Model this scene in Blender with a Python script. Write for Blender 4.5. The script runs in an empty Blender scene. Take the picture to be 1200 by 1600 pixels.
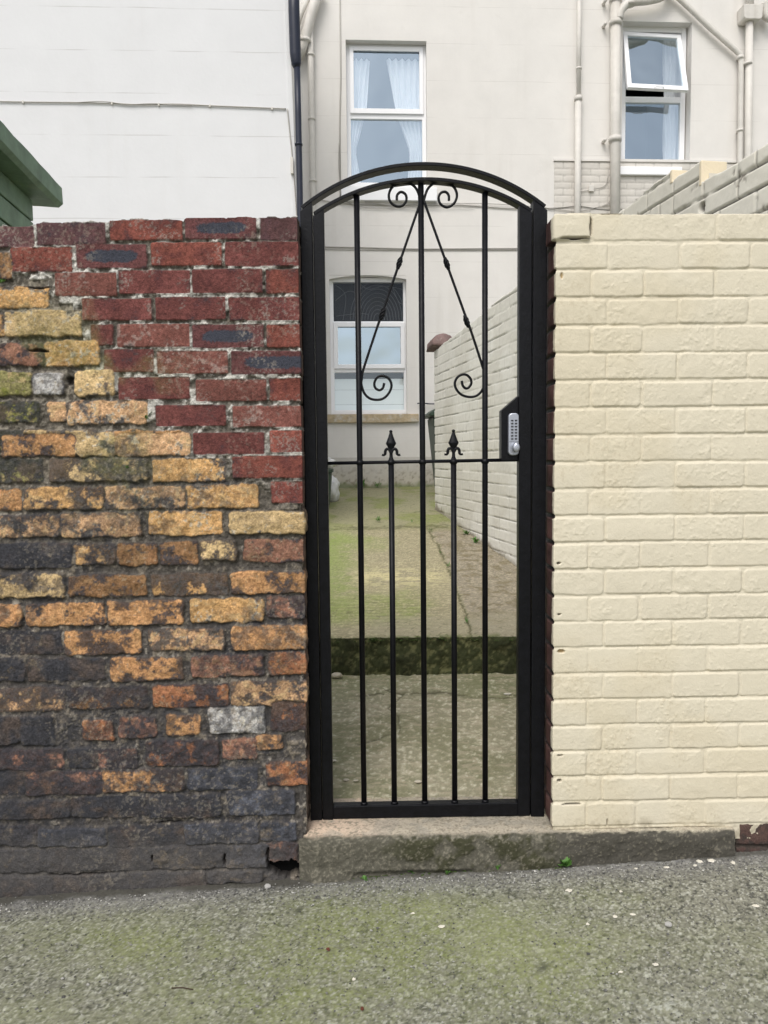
import bpy, bmesh, math, random
import numpy as np
from mathutils import Vector, Matrix
random.seed(7)
RS = np.random.RandomState(11)
scene = bpy.context.scene
COL = scene.collection
rad = math.radians

# ------------------------------------------------------------------ camera
CAM = Vector((0.0, -2.40, 1.32)); FPX = 1200.0
PITCH = rad(4.2); ROLL = rad(0.58)
_F = Vector((0, math.cos(PITCH), -math.sin(PITCH)))
_R0 = Vector((1, 0, 0)); _U0 = Vector((0, math.sin(PITCH), math.cos(PITCH)))
_R = _R0*math.cos(ROLL) - _U0*math.sin(ROLL)
_U = _R0*math.sin(ROLL) + _U0*math.cos(ROLL)
cd = bpy.data.cameras.new('camera'); cam = bpy.data.objects.new('camera', cd); COL.objects.link(cam)
cam.matrix_world = Matrix(((_R.x, _U.x, -_F.x, CAM.x), (_R.y, _U.y, -_F.y, CAM.y), (_R.z, _U.z, -_F.z, CAM.z), (0, 0, 0, 1)))
cd.sensor_fit = 'VERTICAL'; cd.sensor_height = 36; cd.lens = 27.0
cd.clip_start = 0.05; cd.clip_end = 500
scene.camera = cam
scene.render.resolution_x = 768; scene.render.resolution_y = 1024

# ------------------------------------------------------------------ world, sun, exposure
SUN_EL, SUN_AZ = rad(52), rad(200)      # azimuth clockwise from +Y: behind the camera, a little to the left
world = bpy.data.worlds.new('World'); scene.world = world; world.use_nodes = True
wn, wl = world.node_tree.nodes, world.node_tree.links
wn.clear()
wo = wn.new('ShaderNodeOutputWorld'); bg = wn.new('ShaderNodeBackground'); bg.inputs[1].default_value = 0.13
sky = wn.new('ShaderNodeTexSky'); sky.sky_type = 'NISHITA'; sky.sun_disc = False
sky.sun_elevation = SUN_EL; sky.sun_rotation = SUN_AZ; sky.dust_density = 3.0; sky.air_density = 1.0
hs = wn.new('ShaderNodeHueSaturation'); hs.inputs['Saturation'].default_value = 0.36
wl.new(sky.outputs[0], hs.inputs['Color']); wl.new(hs.outputs[0], bg.inputs[0]); wl.new(bg.outputs[0], wo.inputs[0])
sd = bpy.data.lights.new('sun', 'SUN'); sd.energy = 1.0; sd.angle = rad(28); sd.color = (1.0, 0.965, 0.90)
so = bpy.data.objects.new('sun', sd); COL.objects.link(so)
sdir = Vector((math.sin(SUN_AZ)*math.cos(SUN_EL), math.cos(SUN_AZ)*math.cos(SUN_EL), math.sin(SUN_EL)))
so.rotation_euler = sdir.to_track_quat('Z', 'Y').to_euler(); so.location = (0, -6, 8)
scene.view_settings.view_transform = 'Standard'; scene.view_settings.look = 'None'
scene.view_settings.gamma = 1; scene.view_settings.use_curve_mapping = False
scene.view_settings.exposure = 0.52

# ------------------------------------------------------------------ frames: upright planes seen in the photo
class Frame:
    def __init__(s, ox, oy, yaw):
        s.o = Vector((ox, oy, 0)); s.U = Vector((math.cos(yaw), math.sin(yaw), 0)); s.N = Vector((math.sin(yaw), -math.cos(yaw), 0))
    def pt(s, u, z, w=0.0):
        return s.o + s.U*u + s.N*w + Vector((0, 0, z))
    def uz(s, px, py, w=0.0):                    # photo pixel -> (u, z) on this plane moved w towards the lane
        d = _F + _R*((px-600)/FPX) + _U*((800-py)/FPX)
        o = s.o + s.N*w
        t = (o-CAM).dot(s.N)/d.dot(s.N)
        p = CAM + d*t - o
        return p.dot(s.U), p.z
def gpt(px, py, z):                              # photo pixel -> point at height z
    d = _F + _R*((px-600)/FPX) + _U*((800-py)/FPX)
    return CAM + d*((z-CAM.z)/d.z)
def proj(X, Y, Z):                               # arrays -> photo pixels
    x = X-CAM.x; y = Y-CAM.y; z = Z-CAM.z
    f = x*_F.x+y*_F.y+z*_F.z; r = x*_R.x+y*_R.y+z*_R.z; u = x*_U.x+y*_U.y+z*_U.z
    f = np.where(np.abs(f) < 1e-3, 1e-3, f)
    return 600+FPX*r/f, 800-FPX*u/f

FW = Frame(0, 0, rad(1.3))                       # lane walls
YW = Frame(0.511, 5.27, rad(-80.0))              # wall along the yard (u runs towards the lane)
HF = Frame(0, 7.0, rad(3.1))                     # rear of the house
WB = Frame(0, 4.35, rad(3.3))                    # neighbour's white house

# ------------------------------------------------------------------ noise
_tabs = {}
def vn(x, y, seed=0):
    t = _tabs.get(seed)
    if t is None: t = _tabs[seed] = np.random.RandomState(seed+100).rand(256, 256)
    xi = np.floor(x).astype(int); yi = np.floor(y).astype(int)
    fx = x-xi; fy = y-yi; fx = fx*fx*(3-2*fx); fy = fy*fy*(3-2*fy)
    a = t[xi & 255, yi & 255]; b = t[(xi+1) & 255, yi & 255]; c = t[xi & 255, (yi+1) & 255]; d = t[(xi+1) & 255, (yi+1) & 255]
    return (a*(1-fx)+b*fx)*(1-fy)+(c*(1-fx)+d*fx)*fy
def fbm(x, y, s, o=4, seed=0, sy=None):          # s = size of the largest lumps in metres; mean .5
    sy = sy or s; v = 0; a = 1; n = 0
    for i in range(o):
        v = v + a*vn(x/s*(2**i)+i*17.3, y/sy*(2**i)+i*9.1, seed+i*7); n += a; a *= .55
    return v/n
def ss(a, b, x):
    t = np.clip((x-a)/(b-a), 0, 1); return t*t*(3-2*t)
def worley(x, y, s, seed):
    x = x/s; y = y/s; xi = np.floor(x).astype(int); yi = np.floor(y).astype(int)
    r = np.random.RandomState(seed); tx = r.rand(256, 256); ty = r.rand(256, 256); tc = r.rand(256, 256)
    best = np.full(x.shape, 9.0); idv = np.zeros(x.shape)
    for i in (-1, 0, 1):
        for j in (-1, 0, 1):
            a = (xi+i) & 255; b = (yi+j) & 255
            d = (xi+i+tx[a, b]-x)**2+(yi+j+ty[a, b]-y)**2
            m = d < best; best = np.where(m, d, best); idv = np.where(m, tc[a, b], idv)
    return np.sqrt(best), idv
def srgb(*c):
    return np.array([((v/255)/12.92 if v <= 10 else ((v/255+.055)/1.055)**2.4) for v in c])
def mixc(c, new, m):
    return c*(1-m[..., None]) + np.asarray(new)*m[..., None]

# ------------------------------------------------------------------ materials
def mat(name, color=(.5, .5, .5), rough=.8, attr=False, bump=0.0, bscale=60.0, var=0.0, vscale=8.0, metal=0.0, spec=.4, var2=None, grooves=None, bdet=6, streak=0):
    m = bpy.data.materials.new(name); m.use_nodes = True; nt = m.node_tree; n = nt.nodes; l = nt.links
    b = n['Principled BSDF']; b.inputs['Roughness'].default_value = rough; b.inputs['Metallic'].default_value = metal
    b.inputs['Specular IOR Level'].default_value = spec
    tc = n.new('ShaderNodeTexCoord')
    if attr:
        a = n.new('ShaderNodeAttribute'); a.attribute_name = 'Col'; src = a.outputs['Color']
    else:
        a = n.new('ShaderNodeRGB'); a.outputs[0].default_value = (*color, 1); src = a.outputs[0]
    if var > 0:
        nz = n.new('ShaderNodeTexNoise'); nz.inputs['Scale'].default_value = vscale; nz.inputs['Detail'].default_value = 8; nz.inputs['Roughness'].default_value = .62
        l.new(tc.outputs['Object'], nz.inputs['Vector'])
        mr = n.new('ShaderNodeMapRange'); mr.inputs[1].default_value = .3; mr.inputs[2].default_value = .7
        mr.inputs[3].default_value = 1-var; mr.inputs[4].default_value = 1+var*.6
        l.new(nz.outputs[0], mr.inputs[0])
        mx = n.new('ShaderNodeMix'); mx.data_type = 'RGBA'; mx.blend_type = 'MULTIPLY'; mx.inputs[0].default_value = 1
        l.new(src, mx.inputs[6]); l.new(mr.outputs[0], mx.inputs[7]); src = mx.outputs[2]
    if var2 is not None:                          # patches of a second colour: (color, scale, threshold, amount)
        nz = n.new('ShaderNodeTexNoise'); nz.inputs['Scale'].default_value = var2[1]; nz.inputs['Detail'].default_value = 9; nz.inputs['Roughness'].default_value = .68
        l.new(tc.outputs['Object'], nz.inputs['Vector'])
        mr = n.new('ShaderNodeMapRange'); mr.inputs[1].default_value = var2[2]; mr.inputs[2].default_value = var2[2]+.12; mr.inputs[4].default_value = var2[3]
        l.new(nz.outputs[0], mr.inputs[0])
        mx = n.new('ShaderNodeMix'); mx.data_type = 'RGBA'; l.new(mr.outputs[0], mx.inputs[0]); l.new(src, mx.inputs[6]); mx.inputs[7].default_value = (*var2[0], 1); src = mx.outputs[2]
    if streak:                                    # run-off stains: noise drawn out downwards
        mp = n.new('ShaderNodeMapping'); mp.inputs['Scale'].default_value = (9, 9, .55); l.new(tc.outputs['Object'], mp.inputs[0])
        nz = n.new('ShaderNodeTexNoise'); nz.inputs['Scale'].default_value = 1.0; nz.inputs['Detail'].default_value = 7; l.new(mp.outputs[0], nz.inputs['Vector'])
        n2 = n.new('ShaderNodeTexNoise'); n2.inputs['Scale'].default_value = .9; n2.inputs['Detail'].default_value = 3; l.new(tc.outputs['Object'], n2.inputs['Vector'])
        mr = n.new('ShaderNodeMapRange'); mr.inputs[1].default_value = .50; mr.inputs[2].default_value = .70; l.new(nz.outputs[0], mr.inputs[0])
        m2 = n.new('ShaderNodeMapRange'); m2.inputs[1].default_value = .46; m2.inputs[2].default_value = .62; m2.inputs[4].default_value = streak; l.new(n2.outputs[0], m2.inputs[0])
        mu = n.new('ShaderNodeMath'); mu.operation = 'MULTIPLY'; l.new(mr.outputs[0], mu.inputs[0]); l.new(m2.outputs[0], mu.inputs[1])
        mx = n.new('ShaderNodeMix'); mx.data_type = 'RGBA'; l.new(mu.outputs[0], mx.inputs[0]); l.new(src, mx.inputs[6]); mx.inputs[7].default_value = (.44, .40, .34, 1); src = mx.outputs[2]
    hsrc = None
    if bump > 0:
        nb = n.new('ShaderNodeTexNoise'); nb.inputs['Scale'].default_value = bscale; nb.inputs['Detail'].default_value = bdet; nb.inputs['Roughness'].default_value = .6
        l.new(tc.outputs['Object'], nb.inputs['Vector']); hsrc = nb.outputs[0]
    if grooves:                                   # lined-out render: (spacing, offset, depth)
        sx = n.new('ShaderNodeSeparateXYZ'); l.new(tc.outputs['Object'], sx.inputs[0])
        nw = n.new('ShaderNodeTexNoise'); nw.inputs['Scale'].default_value = 1.3; l.new(tc.outputs['Object'], nw.inputs['Vector'])
        ma = n.new('ShaderNodeMath'); ma.operation = 'MULTIPLY_ADD'; l.new(nw.outputs[0], ma.inputs[0]); ma.inputs[1].default_value = .02; l.new(sx.outputs['Z'], ma.inputs[2])
        m0 = n.new('ShaderNodeMath'); m0.operation = 'MULTIPLY_ADD'; l.new(sx.outputs['X'], m0.inputs[0]); m0.inputs[1].default_value = grooves[3] if len(grooves) > 3 else 0; l.new(ma.outputs[0], m0.inputs[2])
        m1 = n.new('ShaderNodeMath'); m1.operation = 'ADD'; l.new(m0.outputs[0], m1.inputs[0]); m1.inputs[1].default_value = grooves[1]
        m2 = n.new('ShaderNodeMath'); m2.operation = 'PINGPONG'; l.new(m1.outputs[0], m2.inputs[0]); m2.inputs[1].default_value = grooves[0]/2
        m3 = n.new('ShaderNodeMapRange'); l.new(m2.outputs[0], m3.inputs[0]); m3.inputs[1].default_value = 0.001; m3.inputs[2].default_value = .006; m3.inputs[3].default_value = 1; m3.inputs[4].default_value = 0
        nk = n.new('ShaderNodeTexNoise'); nk.inputs['Scale'].default_value = 2.2; l.new(tc.outputs['Object'], nk.inputs['Vector'])
        m4 = n.new('ShaderNodeMapRange'); l.new(nk.outputs[0], m4.inputs[0]); m4.inputs[1].default_value = .42; m4.inputs[2].default_value = .58
        m5 = n.new('ShaderNodeMath'); m5.operation = 'MULTIPLY'; l.new(m3.outputs[0], m5.inputs[0]); l.new(m4.outputs[0], m5.inputs[1])
        dk = n.new('ShaderNodeMix'); dk.data_type = 'RGBA'; dk.blend_type = 'MULTIPLY'
        mm = n.new('ShaderNodeMath'); mm.operation = 'MULTIPLY'; l.new(m5.outputs[0], mm.inputs[0]); mm.inputs[1].default_value = grooves[2]
        l.new(mm.outputs[0], dk.inputs[0]); l.new(src, dk.inputs[6]); dk.inputs[7].default_value = (.45, .42, .38, 1); src = dk.outputs[2]
    if hsrc is not None:
        bp = n.new('ShaderNodeBump'); bp.inputs['Strength'].default_value = bump; bp.inputs['Distance'].default_value = .004
        l.new(hsrc, bp.inputs['Height']); l.new(bp.outputs[0], b.inputs['Normal'])
    l.new(src, b.inputs['Base Color'])
    return m
def glass(name, tint, refl, clear=True, rough=.02, wav=0.0):
    m = bpy.data.materials.new(name); m.use_nodes = True; n = m.node_tree.nodes; l = m.node_tree.links; n.clear()
    o = n.new('ShaderNodeOutputMaterial'); mx = n.new('ShaderNodeMixShader'); g = n.new('ShaderNodeBsdfGlossy'); t = n.new('ShaderNodeBsdfTransparent')
    g.inputs['Color'].default_value = (*tint, 1); g.inputs['Roughness'].default_value = rough; t.inputs[0].default_value = (.96, .98, .99, 1)
    fr = n.new('ShaderNodeFresnel'); fr.inputs[0].default_value = 1.5
    ma = n.new('ShaderNodeMath'); ma.operation = 'ADD'; ma.inputs[1].default_value = refl; ma.use_clamp = True
    l.new(fr.outputs[0], ma.inputs[0]); l.new(ma.outputs[0], mx.inputs[0]); l.new(t.outputs[0], mx.inputs[1]); l.new(g.outputs[0], mx.inputs[2]); l.new(mx.outputs[0], o.inputs[0])
    if wav:
        tc = n.new('ShaderNodeTexCoord'); nz = n.new('ShaderNodeTexNoise'); nz.inputs['Scale'].default_value = 2.4; nz.inputs['Detail'].default_value = 1
        bp = n.new('ShaderNodeBump'); bp.inputs['Strength'].default_value = wav; bp.inputs['Distance'].default_value = .05
        l.new(tc.outputs['Object'], nz.inputs['Vector']); l.new(nz.outputs[0], bp.inputs['Height']); l.new(bp.outputs[0], g.inputs['Normal'])
    return m

M = {}
M['old_brick'] = mat('old_brick', attr=True, rough=.92, bump=.9, bscale=190, var=.36, vscale=210, spec=.25)
M['painted_brick'] = mat('painted_brick', attr=True, rough=.62, bump=.28, bscale=170, var=.035, vscale=30, spec=.35)
M['yard_brick'] = mat('yard_brick', attr=True, rough=.7, bump=.2, bscale=90, var=.05, vscale=20)
M['tarmac'] = mat('tarmac', attr=True, rough=.93, bump=.35, bscale=300, var=.14, vscale=240, spec=.3)
M['concrete'] = mat('concrete', attr=True, rough=.93, bump=.5, bscale=220, var=.2, vscale=150, spec=.25)
M['gate_paint'] = mat('gate_paint', (.0045, .0047, .0065), rough=.40, bump=.30, bscale=110, spec=.20, var=.5, vscale=40, var2=((.030, .026, .024), 30, .66, .6))
M['steel'] = mat('steel', (.46, .48, .54), rough=.38, metal=.75, bump=.03, bscale=400)
M['button'] = mat('button', (.03, .03, .035), rough=.45)
M['render_cream'] = mat('render_cream', (.765, .738, .70), rough=.85, bump=.25, bscale=40, var=.05, vscale=2.6, streak=.13, grooves=(.42, .09, .22), var2=((.62, .595, .55), 3.2, .60, .3))
M['render_white'] = mat('render_white', (.735, .735, .745), rough=.8, bump=.35, bscale=30, var=.03, vscale=3, streak=.06, grooves=(.34, .06, .38, -.004))
M['upvc'] = mat('upvc', (.93, .93, .945), rough=.35)
M['pipe_cream'] = mat('pipe_cream', (.68, .65, .60), rough=.55, var=.10, vscale=9, bump=.3, bscale=50, streak=.5)
M['pipe_black'] = mat('pipe_black', (.018, .022, .04), rough=.4, var=.2, vscale=12)
M['cable'] = mat('cable', (.42, .40, .37), rough=.6)
M['curtain'] = mat('curtain', (.88, .89, .90), rough=.9)
M['room'] = mat('room', (.05, .065, .085), rough=.9)
M['reflection_dark'] = mat('reflection_dark', (.018, .018, .020), rough=.9)  # dark tone of the sheet imitating the top pane's reflection
M['blind'] = mat('blind', (.88, .92, .90), rough=.8)
M['sandstone'] = mat('sandstone', (.50, .40, .26), rough=.9, bump=.6, bscale=60, var=.3, vscale=14, var2=((.60, .57, .50), 9, .5, .8))
M['coping'] = mat('coping', (.20, .135, .125), rough=.85, bump=.7, bscale=50, var=.35, vscale=18, var2=((.36, .30, .27), 20, .56, .7))
M['shed_green'] = mat('shed_green', (.16, .25, .165), rough=.6, bump=.4, bscale=60, var=.35, vscale=9, var2=((.20, .25, .11), 5, .55, .55))
M['shed_dark'] = mat('shed_dark', (.03, .045, .035), rough=.8)
M['felt'] = mat('felt', (.07, .10, .055), rough=.95, bump=.8, bscale=120, var=.4, vscale=16)
M['bin_green'] = mat('bin_green', (.035, .06, .04), rough=.5, var=.2, vscale=8)
M['bag_white'] = mat('bag_white', (.75, .75, .74), rough=.3, bump=.5, bscale=25)
M['leaf'] = mat('leaf', (.10, .23, .045), rough=.55, var=.35, vscale=60)
M['moss'] = mat('moss', (.055, .085, .020), rough=.95, var=.5, vscale=90)
M['flake'] = mat('flake', (.72, .68, .58), rough=.8, var=.12, vscale=60)
M['stone'] = mat('stone', attr=True, rough=.9, bump=.4, bscale=200)
M['blue_plastic'] = mat('blue_plastic', (.02, .20, .62), rough=.4)
M['twig'] = mat('twig', (.05, .03, .02), rough=.9)
G_SKY = glass('glass_sky', (.74, .88, 1.0), .33, wav=.22)
G_SOFT = glass('glass_soft', (.76, .90, 1.0), .44, wav=.3)
G_DARK = glass('glass_dark', (.45, .5, .56), .0, wav=.5)

# ------------------------------------------------------------------ object helpers
def link(name, me, m, parent=None):
    o = bpy.data.objects.new(name, me); COL.objects.link(o)
    if m is not None:
        me.materials.clear(); me.materials.append(m)
    if parent is not None: o.parent = parent
    return o
def tag(o, label, cat, group=None):
    o['label'] = label; o['category'] = cat
    if group: o['group'] = group
    return o
def empty(name, loc, label, cat, group=None):
    o = bpy.data.objects.new(name, None); COL.objects.link(o); o.empty_display_size = .1
    o.location = loc; tag(o, label, cat, group)
    return o
def from_bm(name, bm, m, parent=None, smooth=False, bevel=0):
    if parent is not None:
        bm.transform(Matrix.Translation(-parent_world(parent)))
    bmesh.ops.recalc_face_normals(bm, faces=bm.faces)
    me = bpy.data.meshes.new(name); bm.to_mesh(me); bm.free()
    if smooth: me.shade_smooth()
    o = link(name, me, m, parent)
    if bevel:
        b = o.modifiers.new('bevel', 'BEVEL'); b.width = bevel; b.segments = 2; b.limit_method = 'ANGLE'; b.angle_limit = rad(40)
    return o
def parent_world(p):
    v = Vector((0, 0, 0))
    while p is not None: v += p.location; p = p.parent
    return v
def box(bm, fr, u0, u1, z0, z1, w0, w1):
    v = [bm.verts.new(fr.pt(u, z, w)) for w in (w0, w1) for z in (z0, z1) for u in (u0, u1)]
    for f in ((0, 1, 3, 2), (4, 6, 7, 5), (0, 4, 5, 1), (2, 3, 7, 6), (0, 2, 6, 4), (1, 5, 7, 3)): bm.faces.new([v[i] for i in f])
def prism(bm, fr, pts, w0, w1):                  # outline (u,z) pushed from w0 to w1
    a = [bm.verts.new(fr.pt(u, z, w0)) for u, z in pts]; b = [bm.verts.new(fr.pt(u, z, w1)) for u, z in pts]
    n = len(pts); bm.faces.new(a); bm.faces.new(b[::-1])
    for i in range(n): bm.faces.new((a[i], a[(i+1) % n], b[(i+1) % n], b[i]))
def tube(bm, pts, r, seg=10, square=False):
    pts = [Vector(p) for p in pts]; n = len(pts); rs = r if hasattr(r, '__len__') else [r]*n
    rings = []; up = None
    for i, p in enumerate(pts):
        t = (pts[min(i+1, n-1)]-pts[max(i-1, 0)]).normalized()
        if up is None:
            up = Vector((0, 1, 0)) if abs(t.y) < .8 else Vector((1, 0, 0))
        a = (up - t*up.dot(t)).normalized(); b = t.cross(a); up = a
        rings.append([bm.verts.new(p + (a*math.cos(k*2*math.pi/seg)+b*math.sin(k*2*math.pi/seg))*rs[i]) for k in range(seg)])
    for i in range(n-1):
        for k in range(seg): bm.faces.new((rings[i][k], rings[i][(k+1) % seg], rings[i+1][(k+1) % seg], rings[i+1][k]))
    bm.faces.new(rings[0][::-1]); bm.faces.new(rings[-1])
def smooth_path(P, n=6):                         # Catmull-Rom through 2-D/3-D points
    P = [Vector(p) for p in P]; out = []
    for i in range(len(P)-1):
        p0 = P[max(i-1, 0)]; p1 = P[i]; p2 = P[i+1]; p3 = P[min(i+2, len(P)-1)]
        for k in range(n):
            t = k/n
            out.append(.5*((2*p1)+(p2-p0)*t+(2*p0-5*p1+4*p2-p3)*t*t+(3*p1-p0-3*p2+p3)*t**3))
    out.append(P[-1]); return out
def grid_mesh(name, X, Y, Z, C, m, parent=None, flip=False, keep=None):
    nr, nc = X.shape
    co = np.stack([X, Y, Z], -1).reshape(-1, 3).astype(np.float32)
    if parent is not None: co = co - np.array(parent_world(parent), dtype=np.float32)
    idx = np.arange(nr*nc).reshape(nr, nc)
    q = np.stack([idx[:-1, :-1], idx[:-1, 1:], idx[1:, 1:], idx[1:, :-1]], -1)
    if flip: q = q[..., ::-1]
    if keep is not None: q = q[keep]
    q = q.reshape(-1, 4)
    me = bpy.data.meshes.new(name); me.vertices.add(len(co)); me.vertices.foreach_set('co', co.ravel())
    me.loops.add(q.size); me.loops.foreach_set('vertex_index', q.ravel().astype(np.int32))
    me.polygons.add(len(q)); me.polygons.foreach_set('loop_start', (np.arange(len(q))*4).astype(np.int32))
    me.update(calc_edges=True)
    if C is not None:
        a = me.color_attributes.new('Col', 'FLOAT_COLOR', 'POINT')
        cc = np.ones((nr*nc, 4), np.float32); cc[:, :3] = np.clip(C.reshape(-1, 3), 0.003, .95); a.data.foreach_set('color', cc.ravel())
    me.shade_smooth()
    return link(name, me, m, parent)
def spaced(*segs):
    out = []
    for a, b, s in segs: out.append(np.arange(a, b, s))
    out.append([segs[-1][1]]); return np.concatenate(out)

# ------------------------------------------------------------------ brick relief, shared by all walls
def lay_brick(U, V, us, vs, H, C, HM, u0, u1, z0, z1, col, face=0.0, warp=.002, wsc=.03, r=.007, edge=.003, rough=.0015, dome=.0, seed=0, colf=None):
    i0, i1 = np.searchsorted(us, [u0-.02, u1+.02]); j0, j1 = np.searchsorted(vs, [z0-.02, z1+.02])
    if i1-i0 < 2 or j1-j0 < 2: return
    S = (slice(j0, j1), slice(i0, i1)); u = U[S]; v = V[S]
    wu = u+(fbm(u, v, wsc, 3, seed)-.5)*2*warp; wv = v+(fbm(u, v, wsc, 3, seed+3)-.5)*2*warp
    cx, cz, hx, hz = (u0+u1)/2, (z0+z1)/2, (u1-u0)/2, (z1-z0)/2
    rr = min(r, hx*.6, hz*.6)
    dx = np.abs(wu-cx)-(hx-rr); dz = np.abs(wv-cz)-(hz-rr)
    d = np.sqrt(np.maximum(dx, 0)**2+np.maximum(dz, 0)**2)+np.minimum(np.maximum(dx, dz), 0)-rr
    m = ss(edge, -edge, d); mc = ss(edge*.45, -edge*.45, d+edge*.2)
    h = face+(fbm(u, v, .03, 4, seed+5)-.5)*2*rough+dome*np.clip(-d/.03, 0, 1)
    H[S] = H[S]*(1-m)+h*m
    c = np.broadcast_to(np.asarray(col), u.shape+(3,)).copy()
    if colf is not None: c = colf(u, v, c, d, (u-cx)/hx, (v-cz)/hz)
    C[S] = C[S]*(1-mc[..., None])+c*mc[..., None]
    HM[S] = np.maximum(HM[S], mc)
def wall_points(fr, us, V, H, uc, side, T, thick, zbase=0):
    """relief -> 3-D. uc = u of the corner next to the gate, side=+1 when the end face lies beyond larger u. T = top height per column."""
    U = np.broadcast_to(us, V.shape)
    s = (U-uc)*side                                # > 0 on the end face
    t = ss(-.008, .008, s)
    bu = np.where(s > 0, uc, U); bw = np.where(s > 0, -s, 0.0)
    nu = t*side; nw = 1-t; nl = np.sqrt(nu**2+nw**2); nu /= nl; nw /= nl
    e = V-T                                        # > 0: over the top
    q = ss(-.006, .006, e)
    z = np.minimum(V, T)+H*q*.6; back = np.where(e > 0, np.minimum(e*5, thick), 0)
    uu = bu+nu*H*(1-q); ww = bw+nw*H*(1-q)
    front = s <= 0
    ww = np.where(front, ww-back, ww)
    uu = np.where(~front, uu-side*back*.9, uu)
    X = fr.o.x+fr.U.x*uu+fr.N.x*ww; Y = fr.o.y+fr.U.y*uu+fr.N.y*ww
    return X, Y, z

# ------------------------------------------------------------------ old unpainted wall, left of the gate (bricks traced course by course)
T = {'r': srgb(112, 67, 63), 'R': srgb(130, 76, 66), 'p': srgb(100, 71, 71), 'b': srgb(103, 66, 65), 's': srgb(122, 78, 70),
     'y': srgb(202, 160, 108), 'o': srgb(190, 144, 100), 'l': srgb(206, 178, 132), 'k': srgb(198, 160, 122), 'g': srgb(150, 144, 96),
     'w': srgb(168, 165, 162), 'd': srgb(86, 82, 80), 'n': srgb(142, 108, 76), 'O': srgb(158, 108, 78), 'h': srgb(84, 86, 94), 'q': srgb(150, 110, 92)}
RED = 'rRpbs'
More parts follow.
